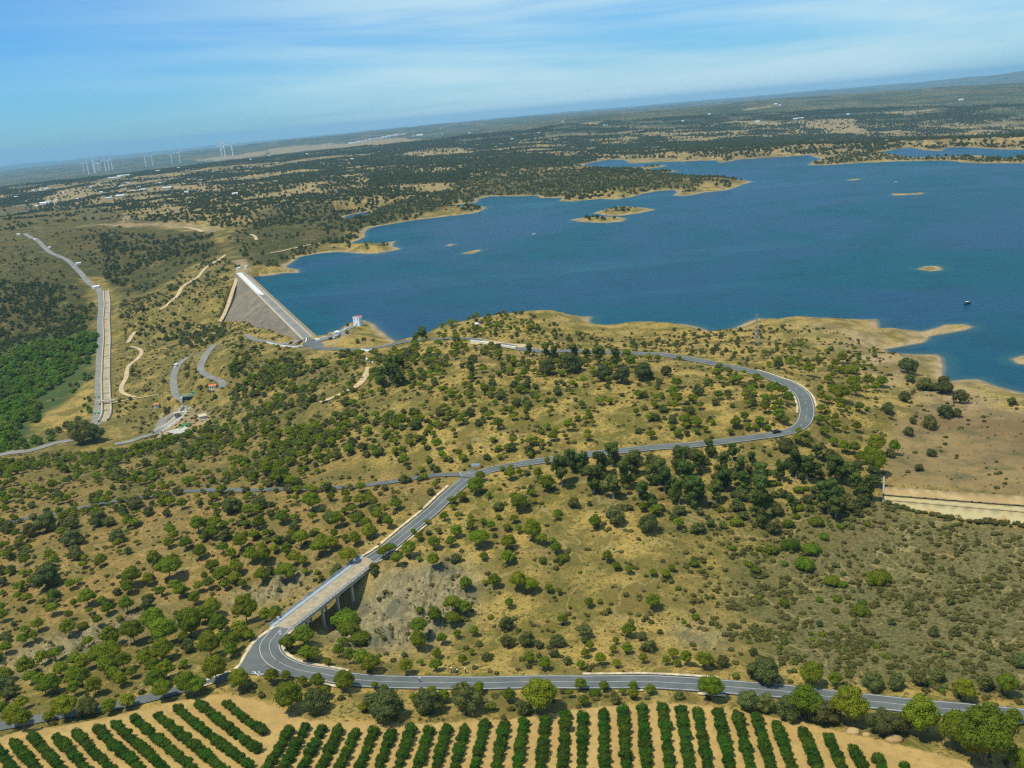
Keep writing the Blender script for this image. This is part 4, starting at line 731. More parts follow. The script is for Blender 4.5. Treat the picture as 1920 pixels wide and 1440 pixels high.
wall_line([(570,647),(574,642),(576,634)], .9, .3, M['white'], 'garden_wall', 'low white wall curving at the left of the plaza')
wall_line([(500,643.5),(530,650),(552,652),(568,650)], .7, .3, M['pale'], 'garden_wall', 'low pale wall below the parked white car')
wall_line([(883,642),(905,645),(935,650),(968,655)], 1.3, .4, M['pale'], 'retaining_wall', 'pale retaining wall above the upper road among the hilltop trees')
wall_line([(678,657),(688,658.5),(697,657)], .9, .3, M['white'], 'drain_wall', 'pale drain head wall under the lakeside road'); wall_line([(682,671),(690,676),(700,681)], .4, .5, M['pale'], 'drain_wall', 'pale stone drain running down the slope under the lakeside road')
# ------------------------------------------------------------ cars and boats
def car(px, py, rz, paint, label, z=None, dz=.4):
    p = ground_at(px, py, z); r = empty('car', (p[0], p[1], p[2] + dz), rz); tag(r, label, 'car')
    b_ = MB(); sec = [(-2.15, .45, .75), (-1.9, .35, .95), (1.75, .35, .85), (2.15, .42, .62)]
    V = [(x_, s_ * .86, z_) for x_, lo_, hi_ in sec for s_ in (-1, 1) for z_ in (lo_, hi_)]
    b_.add(V, [(a_ * 4 + i_, a_ * 4 + j_, a_ * 4 + 4 + j_, a_ * 4 + 4 + i_) for a_ in range(3) for i_, j_ in ((0, 1), (1, 3), (3, 2), (2, 0))] + [(0, 2, 3, 1), (12, 13, 15, 14)]); body = b_.build('body', M[paint], r)
    b_ = MB(); b_.hexa([(-1.75, -.8, .9), (1.0, -.8, .86), (1.0, .8, .86), (-1.75, .8, .9)], [(-1.3, -.62, 1.42), (.25, -.62, 1.42), (.25, .62, 1.42), (-1.3, .62, 1.42)]); b_.build('windows', M['glass'], r)
    MB().box((-.52, 0, 1.45), (1.5, 1.22, .06)).build('roof', M[paint], r)
    for x_ in (-1.35, 1.35):
        for y_ in (-.8, .8): MB().tube([(x_, y_ - .1, .32), (x_, y_ + .1, .32)], .32, 12).build('wheel', M['tyre'], r)
    for y_ in (-.6, .6): MB().box((2.13, y_, .58), (.08, .3, .14)).build('headlight', M['white'], r)
    return r
u_ = R('upper'); pu = topx(u_[:, 0], u_[:, 1], u_[:, 2]); k_ = int(np.argmin(np.hypot(pu[0] - 1463, pu[1] - 812))); dd_ = u_[k_ + 1] - u_[k_]; c_ = car(1463, 810, math.atan2(dd_[1], dd_[0]), 'darkcar', 'dark blue car driving on the upper road just before the hairpin bend'); nn_ = np.array([-dd_[1], dd_[0]]) / np.hypot(dd_[0], dd_[1]); c_.location = (u_[k_][0] + nn_[0] * 1.6, u_[k_][1] + nn_[1] * 1.6, u_[k_][2] + .02)
car(537, 646, .1, 'whitecar', 'white car parked on the service road left of the plaza'); car(548, 642, .4, 'silver', 'silver car parked under the trees left of the plaza, nearer the dam', dz=.1); car(560, 641.5, .5, 'whitecar', 'white car parked under the trees closest to the green kiosk', dz=.1)
car(629, 634, 1.2, 'whitecar', 'white car in the small lakeside car park'); car(620, 637, .9, 'darkcar', 'dark car parked at the entrance of the lakeside car park'); car(637, 630, 1.2, 'silver', 'silver car in the lakeside car park beside the white car')
def boat(px, py, l, rz, label, paint='white'):
    p = at(px, py, 0); r = empty('boat', (p[0], p[1], -.1), rz, l / 6.); tag(r, label, 'boat'); sec = [(-3, .9, .8), (-1, 1.1, .8), (1, 1.0, .9), (2.3, .55, 1.05), (3.1, .05, 1.2)]; V = []
    for x_, w_, h_ in sec: V += [(x_, -w_ * .6, 0), (x_, -w_, h_), (x_, w_, h_), (x_, w_ * .6, 0)]
    q = [(a_ * 4 + i_, a_ * 4 + (i_ + 1) % 4, a_ * 4 + 4 + (i_ + 1) % 4, a_ * 4 + 4 + i_) for a_ in range(4) for i_ in range(4)]; MB().add(V, q + [(3, 2, 1, 0), (16, 17, 18, 19)]).build('hull', M[paint], r)
    MB().box((-.3, 0, 1.35), (1.8, 1.3, 1.2), 0, .8).build('cabin', M['darkcar'], r); MB().box((-.3, 0, 2.0), (2.2, 1.5, .12)).build('cabin_roof', M['white'], r); MB().box((-3.1, 0, .8), (.4, .5, 1.0)).build('outboard_motor', M['tyre'], r); return r
boat(1814, 570, 6, .3, 'small dark motor boat near the right edge of the lake', 'darkcar'); boat(1680, 343, 8, .5, 'tiny boat on the lake above the long sandbar islet'); boat(1001, 441, 8, 1.0, 'tiny boat in open water left of the double island')
# ------------------------------------------------------------ pylon, signs, posts
p = ground_at(1420, 648); py_ = empty('electricity_pylon', tuple(p), .5); tag(py_, 'dark lattice electricity pylon on the slope above the lake shore', 'pylon')
b_ = MB(); H_ = 21
for sx_, sy_ in ((-1, -1), (1, -1), (1, 1), (-1, 1)): b_.tube([(sx_ * 1.8, sy_ * 1.8, -.5), (sx_ * .5, sy_ * .5, 13), (sx_ * .25, sy_ * .25, H_)], .09, 4)
zs_ = list(np.linspace(0, H_, 10))
for i in range(9):
    a_ = 1.8 - 1.3 * min(1, zs_[i] / 13); c_ = 1.8 - 1.3 * min(1, zs_[i + 1] / 13)
    for (x0, y0), (x1, y1) in (((-1, -1), (1, -1)), ((1, -1), (1, 1)), ((1, 1), (-1, 1)), ((-1, 1), (-1, -1))): b_.tube([(x0 * a_, y0 * a_, zs_[i]), (x1 * c_, y1 * c_, zs_[i + 1])], .05, 4); b_.tube([(x1 * a_, y1 * a_, zs_[i]), (x0 * c_, y0 * c_, zs_[i + 1])], .05, 4)
b_.build('lattice_tower', M['steel'], py_)
for z_ in (15.5, 18, 20.5): 
    ca = MB().tube([(-3.2, 0, z_), (3.2, 0, z_)], .1, 4).build('crossarm', M['steel'], py_)
    for x_ in (-3.1, 3.1): MB().tube([(x_, 0, z_), (x_, 0, z_ - 1.1)], .09, 5).build('insulator', M['tyre'], ca)
def sign(px, py, w_, h, label, m_='white', rz=0., dz=.25, post=2.0):
    p = ground_at(px, py); r = empty('road_sign', (p[0], p[1], p[2] + dz), rz); tag(r, label, 'sign')
    for x_ in ((-w_ * .35, w_ * .35) if w_ > 1.4 else (0,)): MB().tube([(x_, 0, -.6), (x_, 0, post)], .06, 6).build('post', M['steel'], r)
    MB().box((0, -.1, post), (w_, .08, h)).build('panel', M[m_], r); MB().box((0, -.15, post), (w_ * .82, .03, h * .12)).build('stripe', M['blue' if m_ == 'white' else 'white'], r); return r
sign(892, 880, 4.0, 1.6, 'wide white direction sign above the junction of the upper and middle roads', 'silver'); sign(666, 1059, 1.0, 1.0, 'small white sign at the upper end of the bridge'); sign(523, 1168, .9, .9, 'small white sign beside the lower end of the bridge'); sign(527, 1197, 1.0, 1.4, 'white marker board inside the tight road bend below the bridge'); sign(686, 650, 1.0, 1.0, 'small blue sign beside the lakeside road', 'blue'); sign(436, 1297, 1.0, .8, 'small pale sign on the verge above the orchard track', 'silver')
for x, y, lab in [(847, 1262, 'blue marker post on the far verge of the lower road'), (788, 1281, 'blue marker post standing at the middle of the lower road'), (858, 1265, 'short dark marker post right of the blue verge post'), (873, 1263, 'dark marker post second right of the blue verge post')]:
    p = ground_at(x, y); r = empty('marker_post', tuple(p)); tag(r, lab, 'post'); MB().box((0, 0, .9), (.3, .3, 2.0), 0, .8).build('post', M['blue' if 'blue marker' in lab else 'darkcar'], r); MB().box((0, 0, 1.95), (.4, .4, .15)).build('cap', M['white'], r)
# ------------------------------------------------------------ wind turbines on the left horizon
def turbine(px, py, hpx, i):
    p = pick(px, py, 4500); r_ = math.hypot(p[0], p[1]); h = hpx / F * r_ * 1.04 / math.cos(math.atan2(p[0], p[1])); p[2] = float(gz(p[0], p[1])); r = empty('wind_turbine', tuple(p), math.atan2(p[1], p[0]) + math.pi / 2 + random.uniform(-.5, .5)); rb = h * .46
    MB().tube([(0, 0, -3), (0, 0, h)], [h * .05, h * .034], 10).build('tower', M['white'], r); MB().box((0, 1.0, h + h * .012), (h * .05, h * .13, h * .05)).build('nacelle', M['white'], r)
    a0 = random.uniform(0, 2.0)
    for k in range(3):
        a_ = a0 + k * 2.0944; u2 = Vector((math.cos(a_), 0, math.sin(a_))); v2 = Vector((-math.sin(a_), 0, math.cos(a_))); c_ = Vector((0, -h * .07, h)); b_ = MB(); q = []
        for s_, wd in ((.02, .02), (.2, .045), (1, .014)): 
            for sg in (-1, 1):
                for y_ in (-.006, .006): q.append(tuple(c_ + u2 * rb * s_ + v2 * (sg * wd * h) + Vector((0, y_ * h, 0))))
        b_.add(q, [(a__ * 4 + i_, a__ * 4 + j_, a__ * 4 + 4 + j_, a__ * 4 + 4 + i_) for a__ in range(2) for i_, j_ in ((0, 1), (1, 3), (3, 2), (2, 0))] + [(0, 2, 3, 1), (8, 9, 11, 10)]); b_.build('blade', M['white'], r)
    MB().tube([(0, -h * .085, h), (0, -h * .05, h)], h * .022, 10).build('hub', M['white'], r); return r
TN = ['leftmost turbine of the big cluster', 'second turbine from the left in the big cluster, the tallest there', 'third turbine from the left in the big cluster', 'fourth turbine in the big cluster, close behind its neighbour', 'fifth turbine of the big cluster', 'sixth turbine of the big cluster', 'seventh turbine of the big cluster', 'eighth turbine of the big cluster', 'last turbine at the right of the big cluster', 'left one of the pair of turbines right of the big cluster', 'right one of the pair of turbines right of the big cluster', 'left one of the second distant turbine pair', 'right one of the second distant turbine pair', 'left one of the three big turbines on the ridge', 'middle and lowest-standing of the three big turbines on the ridge', 'right one of the three big turbines on the ridge']
for i, (x, y, h) in enumerate([(158,324,13),(167,327,19),(177.5,324,18),(180.5,325,14),(185,321,11),(189.5,321,12),(199,321,17),(205,320,14),(211.5,318,16),(274,312,15),(287,311,14),(323,307,13),(338,305,15),(416,293,18),(423,296,21),(437,292,18)]):
    tag(turbine(x, y, h, i), 'white ' + TN[i], 'wind turbine', 'wind turbines on the far plain')
# ------------------------------------------------------------ far farms and the white village
k_ = 0
VIL = [(655 + i * 3.4 + random.uniform(-.7, .7), 270.3 - i * .62 + random.uniform(-.6, .5)) for i in range(31)] + [(776,255.5),(784,254.8),(790,254.4)]
words = ['first', 'second', 'third', 'fourth', 'fifth', 'sixth', 'seventh', 'eighth', 'ninth', 'tenth', 'eleventh', 'twelfth', 'thirteenth', 'fourteenth', 'fifteenth', 'sixteenth', 'seventeenth', 'eighteenth', 'nineteenth', 'twentieth', 'twenty-first', 'twenty-second', 'twenty-third', 'twenty-fourth', 'twenty-fifth', 'twenty-sixth', 'twenty-seventh', 'twenty-eighth', 'twenty-ninth', 'thirtieth', 'thirty-first', 'thirty-second', 'thirty-third', 'thirty-fourth', 'thirty-fifth', 'thirty-sixth', 'thirty-seventh', 'thirty-eighth', 'thirty-ninth', 'fortieth']
for i, (x, y) in enumerate(VIL):
    big = random.uniform(9, 16) if i < 31 else 20
    house(x, y, big * 1.6, big * .9, random.uniform(9, 14), random.uniform(-.5, .5), 'white', random.choice(['white', 'white', 'roof']), 'white village house on the far ridge, %s from the left of the row' % words[i], 'houses of the white village', detail=False)
FARMS = [(30,371,12,'white'),(48,380,10,'white'),(104,378,12,'white'),(118,363,12,'white'),(172,352,12,'white'),(190,362,12,'white'),(240,345,12,'white'),(250,360,14,'white'),(300,345,12,'white'),(350,362,12,'white'),(376,340,14,'white'),(470,300,14,'white'),(575,290,12,'white'),(660,300,14,'white'),(1010,250,14,'white'),(1330,215,16,'white'),(1590,215,16,'white'),(960,262,14,'white'),(63,359,14,'white'),(76,357,12,'white'),(87,355,16,'white'),(70,388,12,'white'),(82,383,22,'white'),(92,380,12,'white'),(147,375,10,'white'),(205,374,18,'warehouse'),(226,370,26,'warehouse'),(228,352,20,'warehouse'),(262,352,10,'white'),(268,358,22,'warehouse'),(272,357,10,'white'),(314,355,28,'warehouse'),(441,366,14,'white'),(296,322,22,'warehouse'),(215,335,60,'warehouse'),(232,331,60,'warehouse'),(407,301,14,'white'),(420,305,10,'white'),(541,282,14,'white'),(607,275,12,'white'),(628,271,14,'white'),(505,293,12,'white'),(335,316,14,'white'),(1055,229,16,'white'),(1133,236,12,'white'),(1137,236,10,'white'),(1454,196,22,'white'),(1462,198,16,'white'),(1420,229,22,'white'),(1802,188,30,'white'),(1497,224,60,'warehouse'),(880,250,14,'white'),(830,252,16,'white'),(826,241,14,'white'),(1280,228,14,'white'),(1170,207,16,'white')]
used_l = {}
def where(x, y):
    if x < 100: return 'far left on the plain'
    if x < 330: return 'on the plain below the turbines' if y > 345 else 'in the dark belt under the turbines'
    if x < 560: return 'on the straw-coloured left plain'
    if x < 900: return 'near the white village ridge'
    if x < 1250: return 'among trees near mid horizon'
    return 'on the plain beyond the lake'
for x, y, s_, m_ in FARMS:
    k = (where(x, y), m_); used_l[k] = used_l.get(k, 0) + 1
for k in used_l: used_l[k] = [used_l[k], 0]
for x, y, s_, m_ in sorted(FARMS):
    k = (where(x, y), m_); used_l[k][1] += 1; kind = 'white farmhouse' if m_ == 'white' else 'long pale farm shed'
    lab = '%s %s%s' % (kind, k[0], '' if used_l[k][0] == 1 else ', %s from the left' % words[used_l[k][1] - 1])
    house(x, y, s_, min(s_ * .55, 14), 5 if m_ == 'white' else 6, .15, m_ if m_ == 'white' else 'pale', 'white' if m_ == 'white' else 'warehouse', lab, 'scattered farm buildings', detail=False, nm='farmhouse' if m_ == 'white' else 'farm_shed')
#@@VEG
# ------------------------------------------------------------ vegetation: crown and trunk meshes of unit width
def ico(sub=1):
    bm = bmesh.new(); bmesh.ops.create_icosphere(bm, subdivisions=sub, radius=1); V = np.array([v.co[:] for v in bm.verts]); Fq = np.array([[v.index for v in f.verts] for f in bm.faces]); bm.free(); return V, Fq
ICO1, ICO2 = ico(1), ico(2)
def crown_mesh(name, blobs, nleaf, ls, seed, core=.80, under=1.0, mat_=None, elong=1.6, sub=1):
    """leafy crown: jittered cores wrapped in many small leaf sprays"""
    g = np.random.default_rng(seed); V = []; T = []; k = 0
    cv, cf_ = ICO2 if sub == 2 else ICO1
    B = np.array(blobs, float)                      # cx cy cz rx ry rz
    for b in B:
        v = cv * (1 + g.uniform(-.16, .16, (len(cv), 1))) * b[3:6] * core + b[:3]; V.append(v); T.append(cf_ + k); k += len(v)
    w = B[:, 3] * B[:, 4] + B[:, 3] * B[:, 5]; w = w / w.sum(); bi = g.choice(len(B), nleaf, p=w); d = g.normal(size=(nleaf, 3)); d /= np.linalg.norm(d, axis=1)[:, None]
    d[:, 2] = np.where((d[:, 2] < -.35) & (g.random(nleaf) < under), -d[:, 2], d[:, 2])
    c = B[bi, :3] + d * B[bi, 3:6] * g.uniform(.78, 1.10, (nleaf, 1)); nrm = d + g.normal(size=(nleaf, 3)) * .55; nrm /= np.linalg.norm(nrm, axis=1)[:, None]
    u = np.cross(nrm, g.normal(size=(nleaf, 3))); u /= np.linalg.norm(u, axis=1)[:, None]; v = np.cross(nrm, u); s = ls * g.uniform(.6, 1.35, (nleaf, 1))
    p0 = c + u * s * elong * .6; p1 = c - u * s * .5 + v * s * .55; p2 = c - u * s * .5 - v * s * .55
    V.append(np.stack([p0, p1, p2], 1).reshape(-1, 3)); T.append(np.arange(nleaf * 3).reshape(-1, 3) + k)
    me = npmesh(name, np.vstack(V), np.vstack(T), k=3); me.materials.append(mat_); return me
def trunk_mesh(name, h, r, limbs, mat_, lean=.04, nn=6):
    b_ = MB(); b_.tube([(0, 0, -.12), (lean * .3, 0, h * .35), (lean, lean * .5, h * .75), (lean * 1.2, 0, h)], [r * 1.35, r, r * .8, r * .5], nn)
    for q in limbs: b_.tube([(lean * .8, 0, h * .7), ((lean * .8 + q[0]) / 2, q[1] / 2, (h * .72 + q[2]) / 2), tuple(q)], [r * .55, r * .4, r * .2], 5, False)
    me = bpy.data.meshes.new(name); me.from_pydata(b_.v, [], b_.f); me.update(); me.materials.append(mat_); return me
PR = {}
def pine_blobs(g, flat=1.):
    bl = [(0, 0, .60, .36, .36, .33 * flat)]
    for i in range(7):
        a = i * 2 * math.pi / 7 + g.uniform(-.3, .3); r = g.uniform(.22, .31); bl.append((r * math.cos(a), r * math.sin(a), g.uniform(.46, .66), g.uniform(.17, .23), g.uniform(.17, .23), g.uniform(.16, .22) * flat))
    for i in range(3): a = g.uniform(0, 6.28); bl.append((.15 * math.cos(a), .15 * math.sin(a), .84 * flat + .1 * (1 - flat) - (.0 if flat > .9 else .02), .15, .15, .10))
    return bl
def oak_blobs(g):
    bl = [(0, 0, .38, .32, .32, .30)]
    for i in range(8): a = i * .785 + g.uniform(-.3, .3); r = g.uniform(.22, .33); bl.append((r * math.cos(a), r * math.sin(a), g.uniform(.22, .45), g.uniform(.14, .22), g.uniform(.14, .22), g.uniform(.13, .2)))
    for i in range(3): a = g.uniform(0, 6.28); bl.append((.16 * math.cos(a), .16 * math.sin(a), .6, .16, .16, .12))
    return bl
def euc_blobs(g):
    bl = []
    for i in range(20): z = g.uniform(.28, 1.6); r = (.44 if z < 1.0 else .27) * g.uniform(.2, 1.1); a = g.uniform(0, 6.28); s_ = g.uniform(.11, .25); bl.append((r * math.cos(a), r * math.sin(a), z, s_, s_, s_ * g.uniform(.8, 1.3)))
    bl.append((.03, 0, .8, .2, .2, .4)); return bl
def bush_blobs(g):
    bl = [(0, 0, .18, .36, .36, .24)]
    for i in range(6): a = i * 1.05 + g.uniform(-.3, .3); r = g.uniform(.2, .34); bl.append((r * math.cos(a), r * math.sin(a), g.uniform(.12, .22), .16, .16, .17))
    return bl
def citrus_blobs(g):
    bl = [(0, 0, .36, .40, .40, .34)]
    for i in range(9): a = i * .7 + g.uniform(-.3, .3); r = g.uniform(.22, .34); bl.append((r * math.cos(a), r * math.sin(a), g.uniform(.2, .55), .19, .19, .19))
    return bl
def kinds(nm, fn, n_, leafs, tk, mat_k, **kw):
    PR[nm] = []
    for i in range(n_):
        g = np.random.default_rng(100 + i * 7 + len(nm)); bl = fn(g); lods = []
        for li, (nl, ls) in enumerate(leafs): lods.append(crown_mesh('%s_crown' % nm, bl, nl, ls, 50 + i, mat_=M[mat_k], sub=2 if li == 0 else 1, **kw))
        PR[nm].append((lods, tk(g, bl)))
kinds('pine', pine_blobs, 5, [(3600, .030), (1100, .050), (340, .085)], lambda g, bl: trunk_mesh('pine_trunk', .45, .022, [(b[0] * .8, b[1] * .8, b[2] - .05) for b in bl[1:8:2]], M['bark'], g.uniform(-.05, .05)), 'pine', under=.8)
kinds('flatpine', lambda g: pine_blobs(g, .7), 3, [(3600, .030), (1100, .050), (340, .085)], lambda g, bl: trunk_mesh('pine_trunk', .5, .022, [(b[0] * .8, b[1] * .8, b[2] - .05) for b in bl[1:8:2]], M['bark'], g.uniform(-.05, .05)), 'pine', under=.8)
kinds('oak', oak_blobs, 4, [(3200, .032), (1000, .052), (300, .09)], lambda g, bl: trunk_mesh('oak_trunk', .34, .035, [(b[0] * .7, b[1] * .7, b[2]) for b in bl[1:8:2]], M['bark'], 0.02), 'oak', under=.5)
kinds('eucalyptus', euc_blobs, 4, [(3000, .05), (1300, .075), (420, .12)], lambda g, bl: trunk_mesh('eucalyptus_trunk', 1.15, .04, [(b[0] * .8, b[1] * .8, b[2]) for b in bl[:12:2]], M['bark2'], g.uniform(-.08, .08)), 'euc', under=.4)
kinds('broom', bush_blobs, 3, [(1800, .034), (700, .05), (220, .09)], lambda g, bl: trunk_mesh('broom_stem', .16, .02, [(b[0] * .6, b[1] * .6, b[2]) for b in bl[1:6]], M['bark'], 0), 'broom', under=.9)
kinds('citrus', citrus_blobs, 4, [(2600, .036), (1000, .055), (300, .09)], lambda g, bl: trunk_mesh('citrus_trunk', .3, .03, [(b[0] * .6, b[1] * .6, b[2]) for b in bl[1:8:2]], M['bark'], 0), 'citrus', under=.6)
# low-detail members of the masses (stuff)
def mass_mesh(nm, fn, nl, ls, mk_, seed, trunk=None, **kw):
    me = crown_mesh(nm, fn(np.random.default_rng(seed)), nl, ls, seed, mat_=M[mk_], **kw); return me
LIB = {}
def lib(key, meshes):
    c = bpy.data.collections.new(key)
    for i, me in enumerate(meshes): o_ = bpy.data.objects.new('%s_%02d' % (key, i), me); c.objects.link(o_)
    LIB[key] = c; return c
lib('a_pines', [mass_mesh('pine_mass', pine_blobs if i < 4 else (lambda g: pine_blobs(g, .7)), 420, .075, 'pine', 300 + i, under=.8) for i in range(6)])
for o_ in LIB['a_pines'].objects:   # give the mass pines their stems
    bm = bmesh.new(); bm.from_mesh(o_.data); t_ = bpy.data.meshes.new('t'); b_ = MB().tube([(0, 0, -.15), (.02, 0, .55)], [.03, .018], 5); t_.from_pydata(b_.v, [], b_.f); k_ = len(bm.faces); bm.from_mesh(t_); bm.faces.ensure_lookup_table()
    for f in bm.faces[k_:]: f.material_index = 1
    bm.to_mesh(o_.data); bm.free(); o_.data.materials.append(M['bark'])
lib('b_oaks', [mass_mesh('oak_mass', oak_blobs, 360, .08, 'oak', 330 + i, under=.6) for i in range(5)])
lib('c_far', [mass_mesh('far_mass', oak_blobs, 90, .15, 'fartree', 350 + i, under=.9) for i in range(4)])
lib('d_scrub', [mass_mesh('scrub_mass', bush_blobs, 130, .11, 'scrub' if i < 3 else 'greyscrub', 370 + i, under=.9) for i in range(5)])
lib('i_green', [mass_mesh('green_scrub_mass', bush_blobs, 150, .10, 'oak' if i else 'broom', 470 + i, under=.9) for i in range(4)])
lib('e_tuft', [crown_mesh('tuft_mass', [(0, 0, .1, .35, .35, .22)], 46, .16, 390 + i, core=.5, mat_=M['tuft'], under=1., elong=2.4) for i in range(3)])
lib('f_river', [mass_mesh('valley_mass', oak_blobs, 420, .075, 'riverwood', 410 + i, under=.7) for i in range(4)])
def rockm_(i):
    g = np.random.default_rng(430 + i); v = ICO1[0] * (1 + g.uniform(-.32, .25, (len(ICO1[0]), 1))) * g.uniform(.3, .55, 3); me = npmesh('boulder', v, ICO1[1], k=3); me.materials.append(M['greyrock' if i % 2 else 'rock']); return me
lib('g_rocks', [rockm_(i) for i in range(5)])
def gn_group(coll, name):
    ng = bpy.data.node_groups.new(name, 'GeometryNodeTree'); ng.interface.new_socket('Geometry', in_out='INPUT', socket_type='NodeSocketGeometry'); ng.interface.new_socket('Geometry', in_out='OUTPUT', socket_type='NodeSocketGeometry')
    gi = ng.nodes.new('NodeGroupInput'); go = ng.nodes.new('NodeGroupOutput'); ip = ng.nodes.new('GeometryNodeInstanceOnPoints'); ci = ng.nodes.new('GeometryNodeCollectionInfo'); ci.inputs['Collection'].default_value = coll; ci.inputs['Separate Children'].default_value = True; ci.inputs['Reset Children'].default_value = True
    def na(nm, ty): a = ng.nodes.new('GeometryNodeInputNamedAttribute'); a.data_type = ty; a.inputs['Name'].default_value = nm; return a.outputs['Attribute']
    rot = ng.nodes.new('ShaderNodeCombineXYZ'); ln = ng.links.new
    ln(gi.outputs[0], ip.inputs['Points']); ln(ci.outputs[0], ip.inputs['Instance']); ip.inputs['Pick Instance'].default_value = True; ln(na('idx', 'INT'), ip.inputs['Instance Index']); ln(na('rot', 'FLOAT'), rot.inputs['Z']); ln(rot.outputs[0], ip.inputs['Rotation']); ln(na('scl', 'FLOAT_VECTOR'), ip.inputs['Scale']); ln(ip.outputs[0], go.inputs[0]); return ng
def scatter(name, P_, sc, key, label, group=None, zs=None):
    P_ = np.asarray(P_, np.float32); n_ = len(P_); me = bpy.data.meshes.new(name); me.vertices.add(n_); me.vertices.foreach_set('co', P_.ravel())
    s3 = np.repeat(np.asarray(sc, np.float32)[:, None], 3, 1); s3[:, 2] *= rng.uniform(.8, 1.2, n_) if zs is None else zs
    a = me.attributes.new('scl', 'FLOAT_VECTOR', 'POINT'); a.data.foreach_set('vector', s3.ravel()); a = me.attributes.new('rot', 'FLOAT', 'POINT'); a.data.foreach_set('value', rng.uniform(0, 6.28, n_).astype(np.float32)); a = me.attributes.new('idx', 'INT', 'POINT'); a.data.foreach_set('value', rng.integers(0, len(LIB[key].objects), n_).astype(np.int32))
    o_ = obj(name, me, None); md = o_.modifiers.new('scatter', 'NODES'); md.node_group = gn_group(LIB[key], name); tag(o_, label, name.replace('_', ' '), group, 'stuff'); return o_
# ------------------------------------------------------------ trees read off the photograph: (x, y of crown centre, crown width) in enlarged crops
TREES = []   # kind, base px, py, width px
def crop(ox, oy, k, data):
    for kind, L_ in data.items():
        f = {'pine': .60, 'flatpine': .52, 'oak': .34, 'eucalyptus': .85, 'broom': .16}[kind]
        for q in L_: TREES.append((kind, ox + q[0] / k, oy + q[1] / k + f * q[2] / k, q[2] / k))
crop(340, 860, 3, dict(pine=[(1745,375,50),(1835,385,45),(1900,395,45),(1845,465,80),(1550,400,70),(1520,460,60),(1630,330,40),(1630,370,50),(1555,320,40),(1700,350,40),(1425,470,70),(1840,545,80),(1420,570,70),(1285,510,80),(1340,555,40),(1340,435,50),(1295,410,35),(1360,350,40),(1450,400,40),(1480,320,50),(1530,265,40),(1580,205,60),(1660,150,90),(1685,95,60),(1730,200,40),(1785,320,40),(1905,240,90),(1850,80,70),(1820,30,35),(1865,28,35),(1860,210,30),
 (1060,400,80),(980,450,70),(850,470,80),(880,340,80),(990,340,60),(570,320,80),(440,360,70),(100,370,80),(190,360,70),(200,310,40),(30,470,70),(110,520,70),(180,600,70),(230,650,90),(315,610,80),(460,660,80),(470,540,90),(400,540,80),(530,500,50),(630,540,40),(700,630,40),(770,630,35),(790,670,35),(690,575,50),(160,700,60),(100,720,50),(80,780,70),(15,740,50),(350,700,50),(650,220,45),(650,170,50),(190,270,40),(375,290,60),(550,100,80),(600,130,60),(470,50,70),(690,90,35),(740,240,100),
 (695,990,110),(610,1030,90),(690,1100,80),(750,1090,80),(810,1140,50),(950,1110,70),(1020,1120,90),(1060,1150,100),(1250,1170,80),(1435,1150,70),(1440,1090,60),(1470,1010,60),(1555,980,50),(1650,970,50),(1845,810,50),(1605,700,70),(1710,690,40),(1765,685,70),(1900,690,90),(1430,880,80),(1600,830,80),(1340,940,90),(1340,1020,90),(1350,1140,40),(1585,1130,50),(1635,1080,40),
 (230,1170,130),(335,1240,110),(515,1220,80),(605,1210,55),(690,1250,50),(770,1255,75),(925,1240,110),(60,1290,110),(600,1340,150),(810,1310,70),(1090,1270,45),(1140,1300,60),(1310,1340,50),(1410,1310,60),(1480,1330,70),(1675,1290,65),(1845,1325,75),(1750,1390,50),(1030,1390,60),
 (370,840,140),(480,870,80),(140,870,100),(220,930,100),(330,950,90),(170,1050,120),(290,1040,90),(280,1080,70),(20,1000,60),(20,1150,50),(290,1000,60),(60,930,120),(180,830,100),(560,880,60)],
 flatpine=[(1680,440,120),(1215,565,80),(1100,530,80),(1160,505,80),(945,545,100),(780,500,100),(600,640,120),(680,450,100),(340,470,90),(1530,820,100),(1530,890,90)],
 oak=[(1545,565,60),(1785,270,60),(250,430,80),(275,270,70),(440,255,80),(1830,930,90),(1840,1030,80),(1675,1040,40),(760,1380,130),(1150,1390,200),(1400,1380,150),(1610,1370,170),(660,910,60),(1030,620,50),(880,630,80),(960,690,60),(1090,640,50),(40,1060,80)],
 broom=[(960,700,110),(930,910,160),(1010,1010,120),(940,960,120),(1740,890,40),(730,765,40),(530,850,60)]))
crop(0, 1040, 3, dict(pine=[(840,140,60),(750,125,90),(910,205,50),(1015,205,60),(980,20,60),(500,235,90),(185,150,50),(130,158,30),(400,165,50),(395,340,45),(555,370,50),(610,305,60),(720,285,80),(390,415,80),(195,460,50),(140,480,60),(40,520,60),(20,340,60),(160,240,50),(155,630,90),(240,270,40),(220,395,60),(420,270,40),
 (630,465,90),(760,440,110),(935,430,130),(870,370,120),(920,530,120),(820,590,80),(620,540,120),(560,560,100),(430,590,80),(350,640,80),(480,600,90),(600,600,80),(700,600,90),(870,620,80),(940,650,90),(745,660,60),(640,480,60),(300,730,100),(230,700,60),(260,740,80),(540,740,90),(425,750,70),(680,700,70),(400,700,60),(840,740,110),(930,750,100),(1060,730,110),(710,820,80),(620,850,80),(370,860,120),(300,900,60),(100,910,100),(120,960,90),(130,830,70)],
 flatpine=[(960,80,130),(300,308,70),(1080,380,160)], oak=[(880,30,80),(270,140,140),(500,870,110),(30,740,100),(60,780,70)], broom=[(470,405,60)]))
